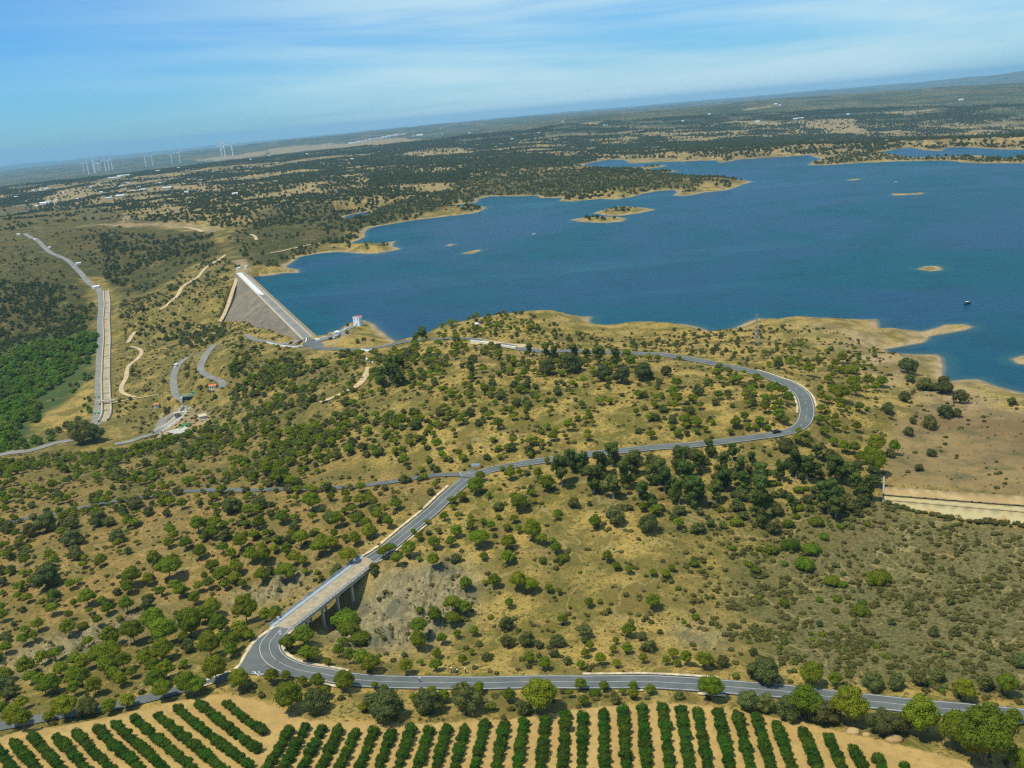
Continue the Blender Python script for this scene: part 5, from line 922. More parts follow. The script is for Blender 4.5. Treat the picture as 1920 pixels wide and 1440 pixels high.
crop(640, 1040, 3, dict(pine=[(1170,185,50),(1225,205,40),(1755,265,75),(1620,410,85),(1250,360,60),(1060,575,60),(1145,612,65),(1455,255,35),(1395,270,50),(1505,310,30),(1285,290,25),(1860,70,40),(1825,100,45),(1755,98,40),(1620,80,45),(1135,30,40),(1610,520,60),(1530,525,45),(1545,480,40),(1400,510,50),(1375,550,50),(1460,585,60),(1350,615,50),(1550,605,50),(1700,580,50),(1830,590,50),(1890,600,50),(1870,550,60),(1365,720,70),(1487,715,55),(1285,775,50),(1365,815,60),(1665,720,50),(1740,750,60),(1645,780,60),(1585,765,45),(1125,800,180)],
 flatpine=[(1065,165,90)], oak=[(1370,430,90),(1220,490,80),(1045,475,90),(1110,510,50),(1735,515,80),(1690,460,60),(1040,870,80),(1900,790,60),(1200,555,60)], broom=[(1425,785,70)]))
crop(1280, 1040, 3, dict(pine=[(20,580,70),(125,590,90),(725,690,130),(860,700,80),(1830,740,100),(1555,805,100),(165,745,130),(690,830,160),(940,850,170),(1340,920,170),(1550,980,190),(1690,1040,260),(1840,910,80),(1710,910,80),(1900,1150,120),(1600,1090,200)],
 oak=[(225,605,70),(440,660,160),(1070,720,110),(1200,725,90),(370,830,120),(460,835,110),(600,880,130),(800,890,150),(1130,960,150),(1330,700,90),(1440,690,70),(1900,600,80),(1700,730,90),(1230,960,110)],
 broom=[(375,55,55),(410,90,60),(690,60,120),(840,150,90),(900,170,60),(1100,135,130),(870,250,60),(570,275,70),(300,685,50),(770,255,50),(1000,320,100),(860,315,50),(575,55,40),(65,50,60),(430,240,35)]))
crop(1280, 600, 3, dict(pine=[(228,268,25),(300,308,35),(430,278,25),(415,308,45),(440,325,40),(500,385,70),(560,390,60),(592,435,60),(465,490,60),(540,525,70),(575,560,50),(545,465,50),(515,500,40),(80,570,60),(80,620,40),(300,570,60),(350,545,50),(365,595,45),(270,625,40),(410,600,40),(435,570,50),(480,600,40),(130,610,40),(160,370,30),(350,385,30),
 (775,375,40),(820,330,50),(890,410,90),(960,345,70),(975,390,60),(1035,380,40),(1085,370,50),(1120,345,60),(1045,340,60),(780,430,50),(820,445,40),(780,495,50),(885,485,40),(815,515,40),(930,500,40),(995,490,50),(885,455,50),(770,560,55),(810,555,40),(860,545,40),(855,590,50),(915,610,40),(980,600,50),(800,625,50),(700,640,45),(655,625,40),(700,685,50),(650,670,50),(485,745,35),(850,680,50),(910,705,70),(965,720,60),(1090,700,100),(1045,740,60),(1190,715,70),(1080,800,120),(1000,770,60),(605,240,50),(710,280,60),(620,150,30),(385,180,40),(705,150,20),(860,240,50),(900,215,50),(850,300,40),(450,200,30),(530,150,25),(670,110,30)],
 oak=[(185,465,50),(380,440,60),(90,400,70),(580,710,90),(540,255,60),(1270,270,90),(1360,365,80),(1470,380,90),(1560,440,80),(1250,440,60),(1155,500,70),(1480,520,80),(1540,525,50),(1390,585,80),(1270,630,60),(1295,570,40),(1280,330,50),(1850,460,50),(1330,830,50),(1400,750,50),(1170,755,50),(310,1045,80),(90,1170,80)],
 eucalyptus=[(30,850,110),(150,720,60),(70,960,110),(240,880,100),(320,830,100),(390,770,60),(440,850,100),(350,900,80),(560,850,70),(640,810,100),(700,820,100),(760,730,60),(860,820,110),(930,850,90),(970,920,70),(1050,940,90),(1080,870,80),(820,980,120),(860,1040,90),(430,1040,110),(430,960,110),(610,1020,60),(190,950,90),(230,800,80),(90,790,80),(0,780,80),(280,740,60)],
 broom=[(945,285,90),(595,1150,65),(750,1140,80),(650,960,60),(695,950,45),(650,1060,60),(640,1110,40),(500,920,60),(795,1220,60),(610,1270,100),(720,1290,100),(500,1295,80),(425,1290,40),(280,1285,45),(300,1140,80),(215,1070,50),(1040,1150,40),(1400,380,70)]))
crop(640, 600, 3, dict(pine=[(1160,930,60),(1430,1130,75),(1770,1060,65),(1695,1050,50),(1900,1140,60),(1080,1180,100),(1130,1230,60),(1210,1280,60),(1500,1330,60),(1620,1400,45),(1755,1415,45),(1825,1420,50),(1860,1390,40),(1550,1380,50),(1160,920,80),(1110,860,60),(1160,790,40),(1060,820,30),(740,460,45),(690,540,45),(990,385,35),(1660,515,40),(1480,435,30),(1395,525,45),(1890,350,60),(1745,640,50),(1870,390,60)],
 flatpine=[(1005,1030,95)], oak=[(1310,1030,70),(1545,1110,110),(1730,1150,120),(1160,270,100),(1300,250,120),(1480,300,100),(1580,320,100),(1700,300,110),(1830,290,60),(850,350,50),(900,425,60),(555,520,55),(805,510,50),(1050,470,50),(985,465,50),(30,460,60),(380,190,60),(740,220,60)],
 eucalyptus=[(1240,840,110),(1420,870,120),(1520,740,100),(1640,800,90),(1700,960,100),(1780,830,110),(1900,780,100),(1530,920,100),(1360,800,80),(1460,800,90),(1600,870,100),(1300,790,80),(1820,900,90),(1900,960,90),(1060,160,50),(1150,170,60),(1200,180,60),(1310,170,55),(1450,190,70),(1550,210,65),(1380,190,45),(490,62,60),(420,110,45),(270,270,90),(310,300,90),(330,230,60),(230,320,70),(740,290,50),(730,250,45)],
 broom=[(1220,1085,55),(1130,1350,50),(1250,1335,70)]))
crop(0, 760, 3, dict(oak=[(270,670,120),(405,670,80),(420,750,110),(560,640,100),(620,655,60),(175,710,80),(430,840,80),(665,745,80),(840,600,60),(1310,570,100),(1470,560,70),(760,555,80),(50,690,80),(120,790,60),(660,400,80),(650,360,70),(470,165,130),(540,170,90),(430,130,80)], pine=[(285,835,60),(480,850,45),(145,865,60),(565,880,50),(870,860,70),(1130,820,70),(960,690,60),(1120,665,80),(1215,570,45),(1400,590,60),(1590,400,90),(1600,430,60),(1500,360,70),(1240,480,45),(380,520,45),(330,530,45),(565,490,40),(620,500,40)]))
# ------------------------------------------------------------ random fill by area
def free(Xs, Ys, rd=3.0):
    c = np.clip(np.interp(np.arctan2(Xs, Ys), az, np.arange(NC)).astype(int), 0, NC - 1); r = np.clip(np.interp(np.log(np.hypot(Xs, Ys)), lr, np.arange(NR)).astype(int), 0, NR - 1)
    ok = (ROADDIST[r, c] > rd) & (SD[r, c] > 3) & (mf[r, c] < .3) & ~inside[r, c] & ~spm[r, c]; tb = (Xs - BR0[0]) * bu[0] + (Ys - BR0[1]) * bu[1]; nb = (Xs - BR0[0]) * bn[0] + (Ys - BR0[1]) * bn[1]; ok &= ~((tb > -2) & (tb < BL + 2) & (abs(nb) < 6.5)); return ok, r, c
def rand_in(poly_px, per_ha, wmin, wmax, mind=0., px=True, clump=0., cw=60, rd=3.0):
    P = wp(poly_px) if px else poly_px; lo, hi = P.min(0), P.max(0); n_ = int(per_ha * (hi[0] - lo[0]) * (hi[1] - lo[1]) / 1e4); xs = rng.uniform(lo[0], hi[0], n_); ys = rng.uniform(lo[1], hi[1], n_)
    k = pip(xs, ys, P); xs, ys = xs[k], ys[k]
    if clump: k = fbm(xs + 31, ys, cw, 3) > rng.uniform(-clump, clump * 1.0, len(xs)) * .8; xs, ys = xs[k], ys[k]
    ok, _, _ = free(xs, ys, rd); xs, ys = xs[ok], ys[ok]; w_ = wmin + (wmax - wmin) * rng.random(len(xs)) ** 1.6
    if mind:
        cell = {}; keep = []
        for i in range(len(xs)):
            cx, cy = int(xs[i] // mind), int(ys[i] // mind); hit = False
            for dx in (-1, 0, 1):
                for dy in (-1, 0, 1):
                    for j in cell.get((cx + dx, cy + dy), ()):
                        if (xs[i] - xs[j]) ** 2 + (ys[i] - ys[j]) ** 2 < mind * mind: hit = True
            if not hit: cell.setdefault((cx, cy), []).append(i); keep.append(i)
        xs, ys, w_ = xs[keep], ys[keep], w_[keep]
    return xs, ys, w_
ALL = []   # kind, x, y, z, width m, px, py(base), apparent px
for kind, px_, py_b, wpx in TREES:
    p = pick(px_, py_b); sl = math.sqrt(p[0] ** 2 + p[1] ** 2 + (CH - p[2]) ** 2); ALL.append([kind, p[0], p[1], float(gz(p[0], p[1])), wpx / F * sl, True])
for a in ALL:   # keep the crown off the asphalt
    ok, _, _ = free(np.array([a[1]]), np.array([a[2]]), .8)
    if not ok[0]:
        for r_ in np.arange(1, 14, 1.0):
            th = np.arange(0, 6.28, .4); xs, ys = a[1] + r_ * np.cos(th), a[2] + r_ * np.sin(th); o2, _, _ = free(xs, ys, .8)
            if o2.any(): j = int(np.argmax(o2)); a[1], a[2], a[3] = xs[j], ys[j], float(gz(xs[j], ys[j])); break
hx = np.array([a[1] for a in ALL]); hy = np.array([a[2] for a in ALL]); hw = np.array([a[4] for a in ALL])
HILL = [(600,655),(760,655),(830,635),(900,640),(1000,662),(1180,668),(1350,690),(1440,715),(1480,745),(1495,775),(1470,800),(1300,828),(1180,840),(1040,855),(900,878),(860,885),(760,893),(620,905),(420,910),(250,930),(60,960),(0,972),(-150,1000),(-150,880),(0,872),(150,850),(260,840),(360,810),(420,780),(430,700),(470,660),(520,655)]
HILLW = [(600,655),(690,665),(760,655),(860,660),(860,885),(760,893),(620,905),(420,910),(250,930),(60,960),(0,972),(-150,1000),(-150,880),(0,872),(150,850),(260,840),(360,810),(420,780),(430,700),(470,660),(520,655)]
SLOPE = [(-150,1010),(0,990),(150,962),(280,938),(430,925),(600,922),(700,915),(840,900),(790,950),(720,1010),(660,1050),(580,1085),(500,1095),(420,1115),(300,1140),(150,1180),(0,1240),(-150,1260)]
fill = [('pine', HILL, 95, 3.2, 5.6, 3.6, .5), ('oak', HILL, 75, 2.6, 5.2, 3.4, .6), ('pine', HILLW, 80, 3.2, 5.8, 3.6, .6), ('oak', HILLW, 60, 2.6, 5.6, 3.4, .6), ('pine', SLOPE, 170, 3.2, 6.2, 3.9, .55), ('oak', SLOPE, 90, 2.6, 5.2, 3.6, .6), ('pine', [(0,1260),(180,1200),(400,1160),(520,1150),(470,1220),(400,1270),(0,1370),(-150,1400)], 150, 4, 6, 4.2, .5), ('oak', [(1060,870),(1300,850),(1480,835),(1640,880),(1640,960),(1500,1000),(1300,990),(1100,950)], 300, 3.0, 6.5, 3.2, .45), ('oak', [(560,1305),(900,1300),(1300,1300),(1700,1345),(1900,1390),(1950,1410),(1700,1390),(1400,1330),(1000,1340),(700,1350),(580,1345)], 150, 1.4, 3.2, 2.4, .7),
 ('pine', [(1480,640),(1640,650),(1660,700),(1640,780),(1650,860),(1560,840),(1530,790),(1540,740),(1490,700),(1420,690),(1420,660)], 90, 2.6, 4.2, 3.2, .9), ('oak', [(780,612),(1060,603),(1200,620),(1420,615),(1640,640),(1640,680),(1500,690),(1400,680),(1250,655),(1000,648),(860,632)], 110, 2.0, 4.0, 2.6, .6), ('pine', [(800,615),(1000,608),(1030,640),(900,632),(820,640)], 120, 3, 5, 3.5, .9),
 ('pine', [(880,900),(1050,875),(1150,900),(1100,960),(1040,1050),(800,1060),(720,1060),(800,980)], 35, 3.0, 4.6, 4.6, .9), ('oak', [(880,900),(1050,875),(1150,900),(1100,960),(1040,1050),(800,1060),(720,1060),(800,980)], 25, 2.5, 4.4, 4.0, .9),
 ('oak', [(1200,1180),(1400,1200),(1450,1260),(1100,1262),(800,1262),(700,1240),(850,1180)], 30, 2.0, 3.6, 4.0, .9), ('pine', [(700,1150),(860,1120),(880,1240),(760,1262),(640,1250),(600,1215)], 40, 3.0, 4.8, 4.4, .9),
 ('oak', [(430,690),(600,660),(640,700),(560,800),(430,800)], 80, 3.5, 6.0, 3.6, .9), ('oak', [(560,1300),(900,1300),(1300,1300),(1700,1345),(1900,1390),(1500,1340),(1000,1330),(700,1345),(560,1335)], 30, 2.0, 3.6, 3.6, .9),
 ('broom', [(1250,900),(1640,930),(1640,1240),(1400,1260),(1000,1150),(1050,1000)], 14, 1.8, 3.6, 4.0, .9), ('oak', [(1450,1080),(1900,1000),(1950,1330),(1700,1290),(1450,1240)], 26, 1.8, 3.6, 3.6, .9)]
for kind, P_, d_, a_, b_, md_, cl in fill:
    xs, ys, w_ = rand_in(P_, d_ * 1.6, a_, b_, md_, clump=cl, rd=1.2)
    for x_, y_, q in zip(xs, ys, w_):
        if ((hx - x_) ** 2 + (hy - y_) ** 2 < (hw * .5 + q * .4) ** 2).any(): continue
        ALL.append([kind if not (kind == 'pine' and random.random() < .3) else 'flatpine', x_, y_, 0, q, False])
_ml = ROADS['mid'][0]; _dd = np.gradient(_ml[:, :2], axis=0); _dd /= np.hypot(_dd[:, 0], _dd[:, 1])[:, None]
for i in range(8, len(_ml)):
    if random.random() < .55:
        o_ = random.uniform(3.6, 5.5) if random.random() < .72 else -random.uniform(3.6, 6); nx_, ny_ = _dd[i, 1] * o_, -_dd[i, 0] * o_
        sgn_ = 1 if (nx_ * _ml[i, 0] + ny_ * _ml[i, 1]) * o_ < 0 else -1
        ALL.append([random.choice(['pine', 'oak', 'oak']), _ml[i, 0] + nx_ * sgn_, _ml[i, 1] + ny_ * sgn_, 0, random.uniform(3.0, 5.2), False])
ALLa = np.array([[a[1], a[2], a[4]] for a in ALL]); zz = gz(ALLa[:, 0], ALLa[:, 1]); sl = np.sqrt(ALLa[:, 0] ** 2 + ALLa[:, 1] ** 2 + (CH - zz) ** 2); pxx, pyy = topx(ALLa[:, 0], ALLa[:, 1], zz); app = ALLa[:, 2] * F / sl
for a, z_ in zip(ALL, zz): a[3] = float(z_)
infr = (pxx > -30) & (pxx < 1950) & (pyy < 1500)
# ------------------------------------------------------------ landmarks used to say which tree is which
LM = [(560,1110,'left of the bridge'),(640,1215,'in the hollow below the bridge'),(760,1140,'on the rock outcrop'),(740,1235,'between rock outcrop and lower road'),(540,1235,'inside the tight bend'),(300,1200,'in the dense grove left of the bend'),(180,1290,'in the lower grove beside the lane'),(60,1180,'along the rocky creek bed at left'),(60,1340,'around the left end of the lane'),(420,1280,'at the lane junction'),
 (640,1330,'between lower road and orchard corner'),(800,1320,'on the strip below the lower road start'),(960,1310,'on the strip below the middle of the lower road'),(1120,1300,'on the strip beside the giant round pine'),(1300,1300,'on the strip above the orchard centre'),(1450,1320,'in the thicket below the lower road'),(1620,1330,'in the thicket beside the orchard end'),(1800,1370,'in the bottom right grove'),
 (1000,1235,'just above the lower road centre'),(1200,1240,'above the stone verge strip'),(1400,1250,'above the lower road right of the stone verge'),(1650,1280,'on the scrubby bank above the lower road'),(1850,1290,'on the right scrub bank'),(900,1160,'on the dry flat right of the rocks'),(1080,1100,'on the dry slope centre'),(1250,1120,'on the brown flat centre right'),(1500,1080,'among the bright bushes'),(1750,1100,'on the grey scrub plain'),
 (760,1060,'right of the upper bridge end'),(860,1000,'below the climbing road'),(980,1010,'on the slope under the junction'),(960,920,'just right of the road junction'),(1100,930,'at the left end of the tall wood'),(1250,900,'in the tall wood, its left part'),(1400,920,'in the tall wood, its middle part'),(1560,900,'in the tall wood, its right part'),(1640,860,'at the right tip of the tall wood'),(1150,1000,'below the tall wood left'),(1400,1010,'below the tall wood middle'),(1560,1000,'below the tall wood right'),
 (1450,770,'inside the hairpin bend'),(1340,790,'left of the hairpin bend'),(1570,760,'outside the hairpin bend'),(1640,720,'on the shore slope right of the hairpin'),(1560,680,'on the slope above the hairpin'),(1700,720,'by the shore beyond the hairpin'),(1800,760,'on the dry basin rim'),(1720,850,'in the dry basin'),(1450,660,'on the slope under the pylon'),(1300,640,'above the upper road right part'),(1080,680,'below the upper road tree line'),(1100,655,'along the upper road tree line'),(960,620,'on the hill top by the lake'),(840,620,'on the hill edge by the lake'),
 (1200,760,'on the round hill right side'),(1050,730,'on the bare hill top'),(900,700,'on the hill left of the bare top'),(1000,830,'above the upper road, centre'),(1150,800,'above the upper road, right of centre'),(880,840,'above the road junction'),(780,780,'on the hill flank left of centre'),(720,690,'in the clump beside the brown track'),(640,760,'around the brown track'),(560,720,'on the hill above the plant'),(480,780,'right of the outlet plant'),(620,850,'above the middle road, right part'),(420,860,'above the middle road, centre'),(200,880,'above the middle road, left part'),(50,920,'above the middle road, far left'),
 (50,1010,'below the middle road, far left'),(140,1000,'in the bushy spot below the middle road'),(260,990,'below the middle road, left part'),(400,980,'below the middle road, centre'),(560,960,'below the middle road, right part'),(720,940,'left of the climbing road top'),(680,1010,'left of the climbing road'),(560,1040,'on the slope above the bridge'),(430,1050,'on the mid slope, centre left'),(300,1060,'on the mid slope, left part'),(150,1090,'on the left slope'),(160,810,'by the end of the canal')]
LMa = np.array([(a, b_) for a, b_, _ in LM], float)
KN = dict(pine=('umbrella_pine', 'pine tree', 'pine'), flatpine=('umbrella_pine', 'pine tree', 'pine'), oak=('holm_oak', 'oak tree', 'oak'), eucalyptus=('eucalyptus_tree', 'eucalyptus', 'eucalyptus'), broom=('broom_bush', 'bush', 'broom'))
DESC = {'pine': 'umbrella pine', 'flatpine': 'flat-topped pine', 'oak': 'grey-green oak', 'eucalyptus': 'tall dark eucalyptus', 'broom': 'bright green bush'}
GRP = {'pine tree': 'umbrella pines on the hillsides', 'oak tree': 'holm oaks on the hillsides', 'eucalyptus': 'eucalyptus trees of the tall wood and road line', 'bush': 'bright green bushes'}
CAP = {'pine': 300, 'oak': 240, 'eucalyptus': 80, 'broom': 90}
sel = {}; rest = {}
for kf, cap in CAP.items():
    ii = [i for i, a in enumerate(ALL) if KN[a[0]][2] == kf]; ii.sort(key=lambda i: (-app[i] * (1 if infr[i] else .01) * (1.3 if ALL[i][5] else 1))); sel[kf] = ii[:cap]; rest[kf] = ii[cap:]
lab = {}
for kf, ii in sel.items():
    cells = {}
    for i in ii: j = int(np.argmin(np.hypot(LMa[:, 0] - pxx[i], (LMa[:, 1] - pyy[i]) * 1.3))); cells.setdefault((ALL[i][0], j), []).append(i)
    for (kd, j), mem in cells.items():
        mem.sort(key=lambda i: pxx[i]); ws = sorted(app[i] for i in mem)
        for n_, i in enumerate(mem):
            sz = 'large ' if app[i] > 36 else ('small ' if app[i] < 15 else '')
            pos = '' if len(mem) == 1 else (', leftmost there' if n_ == 0 else (', rightmost there' if n_ == len(mem) - 1 else ', %s from the left' % words[n_]))
            lab[i] = '%s%s %s%s' % (sz, DESC[kd], LM[j][2], pos)
def tree(i):
    kd, x_, y_, z_, w_, _h = ALL[i]; nm, cat, kf = KN[kd]; vi = random.randrange(len(PR[kd])); lods, tm = PR[kd][vi]; ap = app[i]; me = lods[0] if ap > 30 else (lods[1] if ap > 11 else lods[2])
    k = {'pine': 1.08, 'flatpine': 1.05, 'oak': 1.1, 'eucalyptus': 1.02, 'broom': 1.1}[kd] * w_ * 1.08
    r = empty(nm, (x_, y_, z_ - .05), random.uniform(0, 6.28), 1.0); r.scale = (k, k * random.uniform(.85, 1.1), k * random.uniform(.88, 1.15) * (.82 if kd == 'eucalyptus' else 1)); tag(r, lab[i], cat, GRP[cat])
    for n2, m2 in (('crown', me), ('stem' if kd == 'broom' else 'trunk', tm)): c_ = bpy.data.objects.new(n2, m2); c_.parent = r; COL.objects.link(c_)
for kf in sel:
    for i in sel[kf]: tree(i)
def restpts(kf): ii = rest[kf]; return np.array([[ALL[i][1], ALL[i][2], ALL[i][3] - .05] for i in ii]), np.array([ALL[i][4] * 1.08 for i in ii])
# ------------------------------------------------------------ the citrus orchard
CIT = []
hz = ray(1112, yh(1112)); vd = np.array([hz[0], hz[1]]) / np.hypot(hz[0], hz[1])
tops = [(543,1367),(573,1362),(605,1363),(635,1368),(668,1368),(702,1368),(735,1370),(771,1367),(805,1368),(839,1363),(872,1363),(909,1356),(947,1354),(983,1353),(1023,1348),(1061,1338),(1093,1339),(1132,1333),(1169,1330),(1204,1326),(1243,1325),(1277,1330),(1308,1329),(1347,1335),(1383,1338),(1420,1348),(1457,1357),(1505,1367),(1553,1380),(1600,1402),(1647,1422),(1695,1434)]
for ri, (x, y) in enumerate(tops):
    p = pick(x, y + 9)[:2]; 
    for k in range(40):
        q = p - vd * (3.2 * k + random.uniform(-.3, .3)); zq = float(gz(q[0], q[1])); a_, b_ = topx(np.array(q[0]), np.array(q[1]), np.array(zq))
        CIT.append(('R', ri, k, q[0], q[1], zq, float(a_), float(b_), 2.6))
pa, pb = pick(375, 1325)[:2], pick(490, 1414)[:2]; ld = (pb - pa) / np.hypot(*(pb - pa))
ltops = [(-52,1412),(-8,1400),(27,1390),(63,1380),(107,1379),(145,1373),(183,1363),(218,1356),(255,1346),(298,1339),(337,1329),(375,1318),(427,1317)]
for ri, (x, y) in enumerate(ltops):
    p = pick(x, y + 8)[:2]
    for k in range(60):
        q = p + ld * (3.0 * k + random.uniform(-.3, .3)); zq = float(gz(q[0], q[1])); a_, b_ = topx(np.array(q[0]), np.array(q[1]), np.array(zq))
        if a_ > 501 - (b_ - 1385) * .38: break
        CIT.append(('L', ri, k, q[0], q[1], zq, float(a_), float(b_), 2.55))
vis = [c for c in CIT if c[7] < 1462 and -30 < c[6] < 1950]; vis.sort(key=lambda c: c[7]); vis = vis[:318]; vs = set((c[0], c[1], c[2]) for c in vis)
nR, nL = len(tops), len(ltops)
for c in vis:
    bl, ri, k, x_, y_, z_ = c[:6]; lods, tm = PR['citrus'][random.randrange(4)]; s_ = random.uniform(3.3, 4.5) * (c[8] / 2.6); r = empty('citrus_tree', (x_, y_, z_ - .05), random.uniform(0, 6.28)); r.scale = (s_, s_, s_ * random.uniform(.85, 1.05))
    tag(r, 'dark citrus tree, %s from the top of the %s row of the %s orchard block' % (words[k], words[ri], 'right' if bl == 'R' else 'left'), 'citrus tree', 'citrus trees of the orchard')
    for n2, m2 in (('crown', lods[1]), ('trunk', tm)): o_ = bpy.data.objects.new(n2, m2); o_.parent = r; COL.objects.link(o_)
LIB['h_citrus'] = lib('h_citrus', [l[0][1] for l in PR['citrus']])
rc = [c for c in CIT if (c[0], c[1], c[2]) not in vs]
scatter('citrus_orchard', [(c[3], c[4], c[5]) for c in rc], [random.uniform(3.15, 3.8) for _ in rc], 'h_citrus', 'continuation of the dark green orchard rows at the bottom edge')
# ------------------------------------------------------------ masses
P_, s_ = restpts('pine'); scatter('pine_wood', P_, s_, 'a_pines', 'many small pines scattered over the far parts of the hillsides')
P2, s2 = restpts('oak'); 
LEFTV = [([(430,650),(540,655),(560,700),(430,760),(420,700)], 160, 4, 7), ([(225,560),(330,590),(410,608),(430,640),(300,650),(240,640),(225,600)], 130, 3, 7), ([(250,600),(330,600),(420,610),(460,640),(380,650),(300,640)], 110, 4, 8),
 ([(240,690),(320,690),(315,735),(240,735)], 100, 3, 6), ([(340,700),(400,690),(420,760),(350,745)], 90, 3, 6), ([(215,750),(330,745),(300,790),(220,830),(210,800)], 200, 3, 6), ([(60,830),(130,790),(180,800),(200,835),(120,822)], 90, 4, 9), ([(80,760),(170,690),(175,790),(130,820),(60,820)], 35, 3, 7),
 ([(470,500),(540,470),(600,455),(600,470),(540,490),(520,515)], 50, 4, 8), ([(300,560),(440,500),(440,530),(420,580),(340,590)], 120, 3, 6), ([(230,490),(380,440),(450,500),(340,560),(240,560)], 60, 4, 7), ([(240,560),(330,560),(340,640),(240,650)], 80, 3, 6), ([(600,612),(660,606),(700,612),(740,636),(700,645),(620,642)], 160, 2.5, 5)]
xo, yo, wo_ = [], [], []
for P_, d_, a_, b_ in LEFTV: x_, y_, w_ = rand_in(P_, d_, a_, b_, 3.2, clump=.5); xo.append(x_); yo.append(y_); wo_.append(w_)
xo, yo, wo_ = map(np.concatenate, (xo, yo, wo_)); P3 = np.column_stack([xo, yo, gz(xo, yo) - .1])
P2 = np.vstack([P2, P3]) if len(P2) else P3; s2 = np.concatenate([s2, wo_]) if len(s2) else wo_
scatter('oak_thickets', P2, s2, 'b_oaks', 'grey-green oak and shrub thickets covering the slopes round the dam and the valley')
for kf, key, nm, lb in (('eucalyptus', 'b_oaks', 'tall_thicket', 'dark thicket under the tall wood'), ('broom', 'd_scrub', 'broom_scrub', 'bright green scrub on the dry slopes')):
    P_, s_ = restpts(kf)
    if len(P_): scatter(nm, P_, s_, key, lb)
# bright wood in the river valley at left
x_, y_, w_ = rand_in([(-250,690),(0,680),(60,650),(120,640),(182,630),(182,655),(150,690),(110,720),(80,740),(70,790),(40,800),(30,840),(-250,860)], 210, 7, 13, 4.5, rd=2)
x2, y2, w2_ = rand_in([(90,640),(182,560),(182,800),(150,800),(120,720)], 60, 4, 8, 4, clump=.9); x3, y3, w3 = rand_in([(0,835),(60,830),(130,822),(60,840),(0,850)], 200, 5, 8, 4, rd=1)
x_, y_, w_ = np.concatenate([x_, x2, x3]), np.concatenate([y_, y2, y3]), np.concatenate([w_, w2_, w3])
scatter('valley_wood', np.column_stack([x_, y_, gz(x_, y_) - .3]), w_, 'f_river', 'bright green round-crowned wood filling the river valley at the left edge')
# dark trees on the heath hills and the rest of the plain
hp = []
for P_, d_, a_, b_ in [([(190,440),(260,440),(400,440),(400,475),(330,480),(250,510),(230,540),(195,520)], 190, 5, 9), ([(-100,530),(60,530),(140,540),(165,570),(160,620),(60,660),(-100,680)], 260, 5, 9), ([(0,440),(60,470),(130,510),(100,560),(0,560)], 70, 3, 6), ([(90,440),(230,425),(240,470),(190,510),(150,490)], 70, 3, 6), ([(420,440),(520,385),(660,385),(690,420),(540,450),(470,490)], 60, 4, 7), ([(200,380),(420,380),(420,420),(200,415)], 20, 4, 7)]:
    x_, y_, w_ = rand_in(P_, d_, a_, b_, 4, clump=.9); hp.append(np.column_stack([x_, y_, gz(x_, y_), w_]))
hp = np.vstack(hp); scatter('heath_trees', hp[:, :3], hp[:, 3], 'c_far', 'dark scattered trees on the heath hills either side of the canal road')
x_, y_, w_ = rand_in([(950,318),(1080,316),(1250,322),(1395,338),(1300,362),(1262,364),(1050,372),(900,366),(830,388),(690,425),(640,430),(680,395),(780,372),(850,350)], 150, 5, 8, 4.5, clump=2.0, cw=90)
x2, y2, w2_ = rand_in([(1540,296),(1640,290),(1720,297),(1860,296),(1920,300),(1920,305),(1800,301),(1670,300),(1560,305)], 90, 4, 7, 5); x3, y3, w3 = rand_in([(480,495),(560,468),(660,458),(735,458),(700,470),(600,470),(540,495),(500,512)], 35, 4, 7, 5)
isx, isy, isw = rand_in([(1120,398),(1140,391),(1165,389),(1200,391),(1160,398)], 120, 2.5, 4.5, 4)
x_, y_, w_ = map(np.concatenate, ((x_, x2, x3, isx), (y_, y2, y3, isy), (w_, w2_, w3, isw))); scatter('peninsula_wood', np.column_stack([x_, y_, gz(x_, y_)]), w_, 'b_oaks', 'green wood on the wooded points along the far shore of the lake')
# dehesa plain to about six kilometres
x_, y_, w_ = rand_in([(1060,312),(1150,296),(1350,298),(1500,288),(1640,282),(1700,274),(1950,272),(1950,250),(1500,258),(1200,270),(1050,290)], 75, 7, 12, 5, clump=.9, cw=120); x2, y2, w2_ = rand_in([(950,318),(1075,314),(1060,290),(1200,270),(1000,285),(850,318)], 60, 7, 11, 5, clump=.8, cw=120)
x_, y_, w_ = map(np.concatenate, ((x_, x2), (y_, y2), (w_, w2_))); scatter('far_shore_wood', np.column_stack([x_, y_, gz(x_, y_)]), w_, 'c_far', 'dark green wood rising behind the far shore of the lake')
def plain(nm, r0, r1, dens, wmn, wmx, lb, amax=33):
    A_ = math.radians(2 * amax) / 2 * (r1 * r1 - r0 * r0) / 1e4; n_ = int(A_ * dens); a_ = rng.uniform(-math.radians(amax), math.radians(amax), n_); r_ = np.sqrt(rng.uniform(r0 * r0, r1 * r1, n_)); x_, y_ = r_ * np.sin(a_), r_ * np.cos(a_)
    ok, ri, ci = free(x_, y_, 4); cl = fbm(x_, y_, 260, 4) + .6 * fbm(x_ + 900, y_, 1100, 3); k = ok & (cl > rng.normal(.0, .26, n_)) & (mfield[ri, ci] < rng.uniform(.05, 1.1, n_)) & (msand[ri, ci] < .4)
    px_, py_ = topx(x_, y_, np.full(n_, 20.)); k &= ~((mh[ri, ci] > .5) & (rng.random(n_) < .65)) & ((r_ > 2300) | (px_ > 600) | (py_ < 420)); x_, y_ = x_[k], y_[k]; w_ = rng.uniform(wmn, wmx, len(x_)); scatter(nm, np.column_stack([x_, y_, gz(x_, y_) - .4]), w_, 'c_far', lb); print(nm, len(x_))
plain('savanna_trees', 1500, 3300, 85, 5, 9, 'dark round oaks dotted over the straw plain beyond the dam and lake')
plain('distant_savanna_trees', 3300, 6600, 95, 6, 11, 'dark speckle of oaks covering the distant plain')
